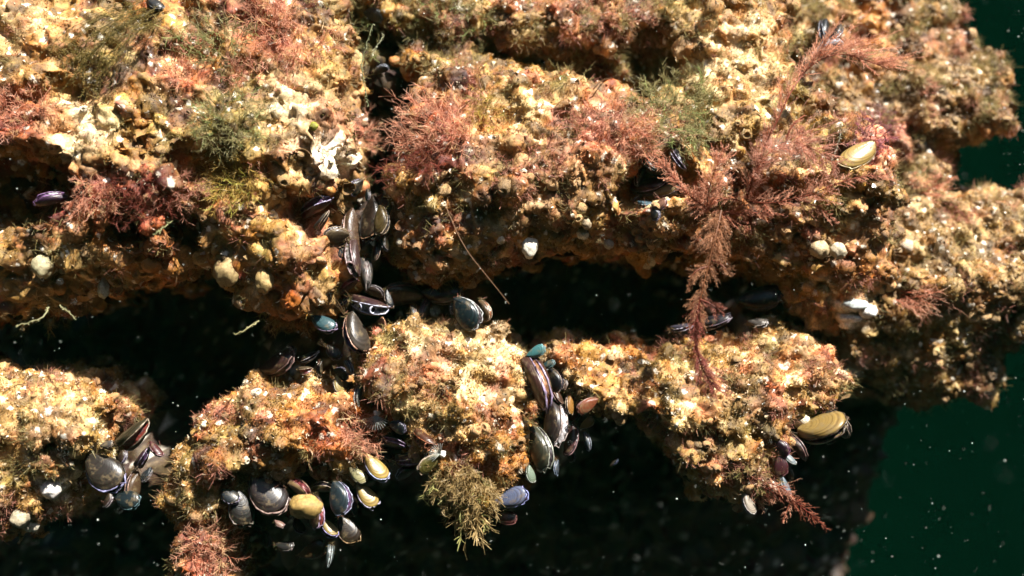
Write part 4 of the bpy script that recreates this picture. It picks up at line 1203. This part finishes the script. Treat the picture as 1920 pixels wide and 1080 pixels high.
TUFTS = [
    (800, 245, 88, 42, WRED, 'broad bushy red seaweed tuft at the top of the mussel crack', dict(n=300, ln=58, dirn=(-.3, -.3, .12))),
    (775, 300, 50, 26, WDRK, 'dark red seaweed hanging under the broad red tuft', dict(n=110, ln=46, dirn=(-.2, -.2, -.25))),
    (690, 262, 22, 26, WRED, 'red seaweed fringe on the right edge of the left block', dict(n=70, ln=44, dirn=(.35, -.3, 0))),
    (1125, 225, 60, 30, WPINK, 'pinkish seaweed patch in the middle of the central block', dict(n=130, ln=36)),
    (1190, 255, 32, 34, WRED, 'red seaweed fan at the right edge of the central block', dict(n=110, ln=46, dirn=(.35, -.2, -.15))),
    (1000, 290, 60, 40, WPINK, 'thin rosy seaweed film on the central block face', dict(n=70, ln=26)),
    (960, 345, 34, 26, WPINK, 'small rosy tuft low on the central block face', dict(n=60, ln=28)),
    (1215, 72, 30, 30, WRED, 'crimson seaweed tuft over the upper dark pocket', dict(n=110, ln=42, dirn=(0, -.3, -.1))),
    (505, 30, 34, 34, WRED, 'solid red seaweed clump at the top edge', dict(n=150, ln=40)),
    (560, 90, 60, 26, WRED, 'red seaweed spread right of the top edge clump', dict(n=120, ln=40)),
    (455, 130, 40, 24, WRED, 'small red tuft below the top edge clump', dict(n=70, ln=32)),
    (345, 140, 24, 24, WRED, 'little dark red tuft on the mossy left block', dict(n=50, ln=26)),
    (30, 205, 60, 34, WRED, 'red seaweed patch at the left edge', dict(n=110, ln=34)),
    (140, 365, 70, 28, WRED, 'shaded red seaweed over the left hollow', dict(n=130, ln=38, dirn=(0, -.2, -.3))),
    (255, 370, 60, 40, WDRK, 'deep red seaweed in the middle of the left block', dict(n=130, ln=36, dirn=(0, -.2, -.2))),
    (340, 370, 40, 30, WPINK, 'brownish pink seaweed above the left overhang', dict(n=80, ln=34)),
    (435, 560, 18, 16, WDRK, 'small dark red tuft under the left overhang', dict(n=40, ln=20)),
    (680, 810, 34, 36, WRED, 'vivid red seaweed tuft beside the yellow mussels', dict(n=210, ln=42, dirn=(.25, -.4, -.15))),
    (770, 920, 22, 24, WDRK, 'dim red seaweed in the dark left of the mop', dict(n=60, ln=36, cap=130, dirn=(0, -.3, -.1))),
    (395, 1035, 46, 44, WRED, 'red seaweed clump at the bottom edge', dict(n=170, ln=36)),
    (1450, 920, 34, 28, WRED, 'red seaweed base at the tip of the right lower block', dict(n=110, ln=28)),
    (1700, 556, 40, 14, WRED, 'wispy red seaweed trailing over the far right rock', dict(n=60, ln=60, dirn=(.8, -.5, -.25), cap=330)),
    (1640, 245, 36, 26, ((.30, .06, .09), (.45, .2, .22)), 'purple red seaweed above the yellow clam', dict(n=90, ln=30)),
    (1725, 350, 34, 14, WRED, 'faint red wisp on the far rock below the clam', dict(n=50, ln=40, dirn=(.4, -.2, 0))),
    (1560, 690, 40, 24, WPINK, 'rust coloured seaweed on the right lower block', dict(n=70, ln=22)),
    (1380, 400, 60, 30, WRED, 'red seaweed bed under the big feathery frond', dict(n=70, ln=28)),
    (1120, 30, 60, 26, WPINK, 'blurred rosy seaweed along the top edge', dict(n=80, ln=40)),
    (1262, 195, 70, 54, WGRN, 'green seaweed tuft on the ridge of the central block', dict(n=260, ln=44, name='green_seaweed_tuft')),
    (1290, 255, 30, 22, WGRN, 'green seaweed drooping over the central pocket', dict(n=80, ln=34, dirn=(.1, -.3, -.3), name='green_seaweed_tuft')),
    (430, 235, 60, 54, WGRN, 'mossy green seaweed in the middle of the left block', dict(n=220, ln=38, name='green_seaweed_tuft')),
    (400, 80, 56, 34, WGRN, 'green seaweed sprigs beside the top edge red clump', dict(n=130, ln=42, name='green_seaweed_tuft')),
    (690, 60, 34, 50, WGRN, 'green brown seaweed filling the top of the upper crack', dict(n=130, ln=46, name='green_seaweed_tuft', cap=260)),
    (850, 45, 70, 34, WGRN, 'soft olive seaweed behind the central block ridge', dict(n=130, ln=40, name='green_seaweed_tuft')),
    (1090, 130, 46, 24, WGRN, 'small green tuft behind the pinkish patch', dict(n=80, ln=32, name='green_seaweed_tuft')),
    (905, 200, 22, 40, WGLD, 'golden seaweed strand on the central block', dict(n=60, ln=36, dirn=(0, -.2, -.2), name='golden_seaweed_tuft')),
    (440, 325, 38, 50, WGLD, 'golden yellow seaweed mop on the left block', dict(n=170, ln=46, dirn=(0, -.2, -.3), name='golden_seaweed_tuft')),
    (860, 920, 60, 52, WYG, 'yellow green seaweed mop hanging from the middle lower block', dict(n=300, ln=42, dirn=(0, -.25, -.5), name='hanging_seaweed_mop', w=.8, twigs=18)),
    (880, 960, 34, 30, WYG, 'pale fingers at the bottom of the hanging mop', dict(n=60, ln=62, dirn=(-.05, -.2, -.75), name='hanging_seaweed_mop', w=1.6, twigs=14)),
    (80, 590, 44, 20, WYG, 'shaded olive seaweed hanging under the left block', dict(n=90, ln=46, dirn=(0, -.2, -.4), name='olive_seaweed_tuft')),
    (500, 600, 30, 18, WYG, 'ragged olive fringe under the left block tip', dict(n=70, ln=36, dirn=(-.2, -.2, -.4), name='olive_seaweed_tuft')),
    (560, 600, 40, 20, ((.28, .14, .05), (.5, .3, .14)), 'brown fuzzy fringe along the left block tip', dict(n=120, ln=22, name='olive_seaweed_tuft')),
    (1420, 880, 40, 34, WYG, 'olive fuzz on the lower flank of the right block', dict(n=110, ln=24, name='olive_seaweed_tuft')),
    (160, 120, 30, 26, WOLV, 'olive seaweed in the shadow notch of the left block', dict(n=70, ln=34, name='olive_seaweed_tuft')),
]
for (x, y, rx, ry, pal, lab, kw) in TUFTS:
    tuft(x, y, rx, ry, pal, lab, **kw)

# swooping olive plume upper left
op = bpy.data.objects.new('olive_seaweed_plume', None); COL.objects.link(op)
tag(op, 'swooping olive brown seaweed plume in the upper left', 'seaweed')
for k in range(26):
    j = rng.normal(size=2) * 13
    plume(op, [(285 + j[0], 25 + j[1]), (240 + j[1], 42 + j[0]), (200 + j[0] * 1.4, 75 + j[1] * 1.5), (165 + j[1] * 1.6, 110 + j[0] * 1.6), (140 + j[0] * 2, 150 + j[1] * 2)], off=[8, 40, 60, 60, 50], hair=13, w=.55, pal=WOLV, dens=.8, stemc=(.12, .085, .02), lean=2.4, sub=2)

# single threads
def thread(pts, label, off=20, dep=None, cap=None, w=.9, c=(.30, .20, .10), knots=0):
    P = path_on(pts, off, cap, dep)
    A = Weed()
    if knots: P = P + rng.normal(size=P.shape) * .9
    A.tube(P, w, w * .5, c, c, sides=5)
    o = A.build('seaweed_thread')
    if knots:
        B = Weed(); n = knots
        i = rng.integers(0, len(P), n); D = unit(rng.normal(size=(n, 3)) + unit(P[-1] - P[0]) * .8)
        B.blades(P[i], D, 2.5 + 4 * rng.random(n), .7 + .4 * rng.random(n), c, tuple(1.2 * x for x in c))
        B.build('sprigs', o)
    tag(o, label, 'seaweed')
    return o
thread([(835, 385), (868, 462), (915, 520), (955, 570)], 'long straight brown thread crossing the dark hollow', dep=[-60, -80, -90, -95], w=.8, c=(.30, .17, .09))
thread([(0, 683), (45, 700)], 'short pale thread at the left edge above the corner block', off=30, w=1.2, c=(.34, .30, .16))
thread([(485, 602), (465, 614), (442, 628)], 'pale knobbly twig sticking out under the left block tip', dep=[-60, -80, -90], w=1.8, c=(.36, .33, .16), knots=30)
thread([(92, 575), (85, 592), (60, 605), (28, 611)], 'pale curved twig under the left block', dep=[-60, -85, -95, -100], w=1.8, c=(.34, .32, .17), knots=34)
thread([(110, 572), (128, 584), (142, 600)], 'short pale twig right of the curved twig', dep=[-60, -85, -92], w=1.5, c=(.34, .32, .17), knots=18)
thread([(322, 415), (306, 428), (288, 440)], 'pale green twig in front of the left overhang', dep=[-90, -110, -120], w=1.3, c=(.36, .36, .17), knots=24)
thread([(700, 45), (678, 110), (680, 150), (692, 200)], 'grey green strand hanging in the upper crack', off=40, cap=60, w=1.2, c=(.24, .25, .13), knots=80)
thread([(720, 65), (708, 85), (696, 105)], 'pale sprig in the mouth of the upper crack', off=30, cap=60, w=1.4, c=(.38, .38, .24), knots=40)
thread([(1112, 168), (1128, 150), (1150, 145), (1182, 152)], 'dark arched thread on the central block ridge', off=[4, 18, 22, 14], w=1.3, c=(.12, .06, .03))
thread([(905, 175), (892, 130), (895, 100)], 'fine brown thread rising over the central block', off=[5, 30, 40], w=.7, c=(.22, .11, .06))
thread([(860, 110), (868, 80), (862, 40)], 'fine red thread above the central block ridge', off=[5, 30, 40], w=.7, c=(.28, .1, .06))
thread([(1575, 225), (1577, 245), (1570, 275), (1560, 300)], 'grey beaded strand left of the yellow clam', off=25, w=1.6, c=(.26, .24, .17), knots=70)
thread([(1545, 150), (1550, 165), (1565, 175)], 'dark curved stalk beneath the big frond arch', off=18, w=1.1, c=(.14, .07, .03))
thread([(1342, 172), (1362, 160), (1398, 166)], 'thin dark thread on the upper right block', off=14, w=.8, c=(.14, .06, .04))

# feeding barnacle fans
def fan(px, py, L, th, label, cap=0):
    h, nr = cast(px, py)
    y = min(h[1] if h is not None else cap, cap) - 10
    c = W(px, py, y)
    o = bpy.data.objects.new('feeding_barnacle', None); COL.objects.link(o)
    o.location = Vector(c) * S
    tag(o, label, 'barnacle', 'feeding barnacles between the lower blocks')
    n = 13
    A = Weed()
    for k in range(n):
        a = math.radians(th + (k - (n - 1) / 2) * 12)
        d = np.array((math.cos(a), -.35, -math.sin(a)))
        P = np.array([d * L * t + np.array((0, -.25 * L * math.sin(t * 2.6), 0)) for t in np.linspace(0, 1, 6)])
        A.tube(P, .75, .3, (.45, .47, .42), (.62, .64, .60))
    A.build('cirri', o)
    q = bpy.data.objects.new('shell', BM[1]); COL.objects.link(q); q.parent = o
    b_ = math.radians(th)
    z = Vector((math.cos(b_), -.5, -math.sin(b_))).normalized()
    q.matrix_local = Matrix.Translation(-z * 5 * S) @ z.to_track_quat('Z', 'Y').to_matrix().to_4x4() @ Matrix.Diagonal((7 * S, 7 * S, 8 * S, 1))
fan(706, 779, 26, 92, 'feeding barnacle fanning long pale bristles downward beside the red tuft', 0)
fan(826, 850, 20, 210, 'feeding barnacle with a small starry fan beside the orange mussel', -20)

# pale pebbles and shell bits that stand out on the rock
def pebble(px, py, rx, ry, col, label, name='white_pebble', cat='pebble', lean=0, out=.5, pts=9, cap=400):
    h, nr = cast(px, py)
    y = min(h[1], cap)
    n, m = 26, 16
    co = []; r = np.random.default_rng(int(px * 7 + py))
    ph = r.random(4) * 6
    for i in range(m + 1):
        f = math.pi * i / m
        for j in range(n):
            a = 2 * math.pi * j / n
            w = 1 + .10 * math.sin(2 * a + ph[0]) * math.sin(f) + .08 * math.sin(3 * a + 2 * f + ph[1]) 
            u = math.sin(f) * math.cos(a) * rx * w; d = math.sin(f) * math.sin(a) * (rx + ry) * .45 * w; v_ = math.cos(f) * ry * w
            u *= 1 - .25 * lean * math.cos(f)
            co.append((u, d, v_))
    co = np.array(co); nn = unit(co)
    sz = (rx + ry) / 2
    co = co + nn * (sz * .22 * perlin(co / (sz * .55) + px) + sz * .10 * perlin(co / (sz * .22) + py))[:, None]
    q = [(i * n + j, i * n + (j + 1) % n, (i + 1) * n + (j + 1) % n, (i + 1) * n + j) for i in range(m) for j in range(n)]
    c = W(px, py, y - out * rx)
    colr = np.clip(np.array(col) * (.78 if min(col) > .6 else .6) * (.85 + .25 * r.random((len(co), 1))), 0, .95)
    o = ob(name, mesh_np(name, co, quads=q, col=colr), M_ROCK)
    o.location = Vector(c) * S
    tag(o, label, cat)
    return o
pebble(1093, 439, 11, 10, (.82, .78, .66), 'round white pebble under the central block rim', out=1.2)
pebble(993, 466, 14, 19, (.85, .80, .68), 'white tooth shaped shell poking from the central block rim', 'white_shell', 'shell', lean=-1.4, out=1.2)
pebble(1100, 420, 10, 10, (.50, .40, .26), 'tan pebble just above the round white pebble', 'tan_pebble', out=.8)
pebble(1141, 458, 11, 10, (.62, .55, .44), 'pale knob right of the round white pebble', 'pale_pebble', out=.9)
pebble(194, 540, 11, 19, (.66, .64, .50), 'pointed white shell hanging under the left block', 'white_shell', 'shell', lean=1.2, out=1.2)
pebble(285, 497, 17, 14, (.60, .22, .03), 'orange knob under the left block', 'orange_sponge', 'sponge', out=.6)
pebble(113, 540, 13, 13, (.55, .26, .05), 'amber knob under the left block', 'orange_sponge', 'sponge', out=.6)
pebble(32, 580, 14, 12, (.55, .27, .06), 'amber knob low at the left edge', 'orange_sponge', 'sponge', out=.6)
pebble(542, 582, 20, 20, (.48, .20, .06), 'brown orange knob on the left block tip', 'orange_sponge', 'sponge', out=.3)
pebble(742, 116, 14, 11, (.52, .22, .06), 'orange knob on the edge of the upper crack', 'orange_sponge', 'sponge', out=.7)
pebble(80, 500, 18, 20, (.50, .44, .26), 'cream ball under the left hollow', 'cream_sponge', 'sponge', out=.5)
pebble(423, 510, 24, 26, (.50, .36, .16), 'yellowish round lump on the lower left bulge', 'cream_sponge', 'sponge', out=.3)
pebble(495, 528, 16, 22, (.52, .36, .14), 'amber lump right of the yellowish lump', 'cream_sponge', 'sponge', out=.4)
pebble(1537, 468, 17, 16, (.66, .50, .28), 'cream ball on the lower right block face', 'cream_sponge', 'sponge', out=.6)
pebble(1572, 470, 15, 15, (.68, .58, .40), 'pale ball right of the cream ball', 'cream_sponge', 'sponge', out=.6)
pebble(1627, 584, 17, 13, (.92, .92, .88), 'bright white lump at the end of the white patch', out=.5)
pebble(1595, 596, 22, 9, (.88, .87, .80), 'flat white lump left of the bright white lump', out=.4)
pebble(1602, 572, 28, 12, (.62, .68, .66), 'grey white crust above the white lumps', 'white_crust', 'crust', out=.2)
pebble(1601, 690, 14, 18, (.85, .82, .76), 'white lump at the right corner of the lower right block', out=.4)
pebble(97, 917, 18, 18, (.88, .84, .80), 'white knob on the lower left corner block', out=.5)
pebble(38, 972, 17, 17, (.52, .44, .30), 'tan ball hanging from the lower left corner block', 'tan_pebble', out=.5)
pebble(61, 986, 13, 11, (.74, .68, .54), 'cream ball hanging beside the tan ball', 'cream_pebble', out=1.1)
pebble(572, 950, 30, 20, (.46, .30, .09), 'rough brown lump grown on a cluster mussel', 'brown_sponge', 'sponge', out=.5, cap=-70)
pebble(588, 237, 9, 8, (.30, .30, .02), 'small yellow green spot on the left block', 'green_alga_spot', 'seaweed', out=.2)
print('weed', round(time.time() - T0, 1))

# ------------------------------------------------------------------ drifting specks in the water
def specks(n):
    c = np.stack([rng.uniform(-1250, 1250, n), rng.uniform(-1300, 520, n), rng.uniform(-750, 750, n)], 1)
    y = c[:, 1]; k = 1 + y / DC
    r = (.45 + .9 * rng.random(n) ** 4) * np.where(y < -300, .8, 1) * k
    octa = np.array([(1, 0, 0), (-1, 0, 0), (0, 1, 0), (0, -1, 0), (0, 0, 1), (0, 0, -1)], float)
    A = rng.normal(size=(n, 1, 3)) * .35 + 1
    co = c[:, None, :] + octa[None] * A * r[:, None, None]
    f = np.array([(0, 2, 4), (2, 1, 4), (1, 3, 4), (3, 0, 4), (2, 0, 5), (1, 2, 5), (3, 1, 5), (0, 3, 5)])
    t = (np.arange(n)[:, None, None] * 6 + f[None]).reshape(-1, 3)
    o = ob('drifting_particles', mesh_np('drifting_particles', co.reshape(-1, 3), tris=t), M_SPECK)
    tag(o, 'pale specks of plankton drifting in the water', 'particles', kind='stuff')
specks(4200)
print('done', round(time.time() - T0, 1), 'tris', sum(len(m.loops) - 2 * len(m.polygons) for m in bpy.data.meshes))
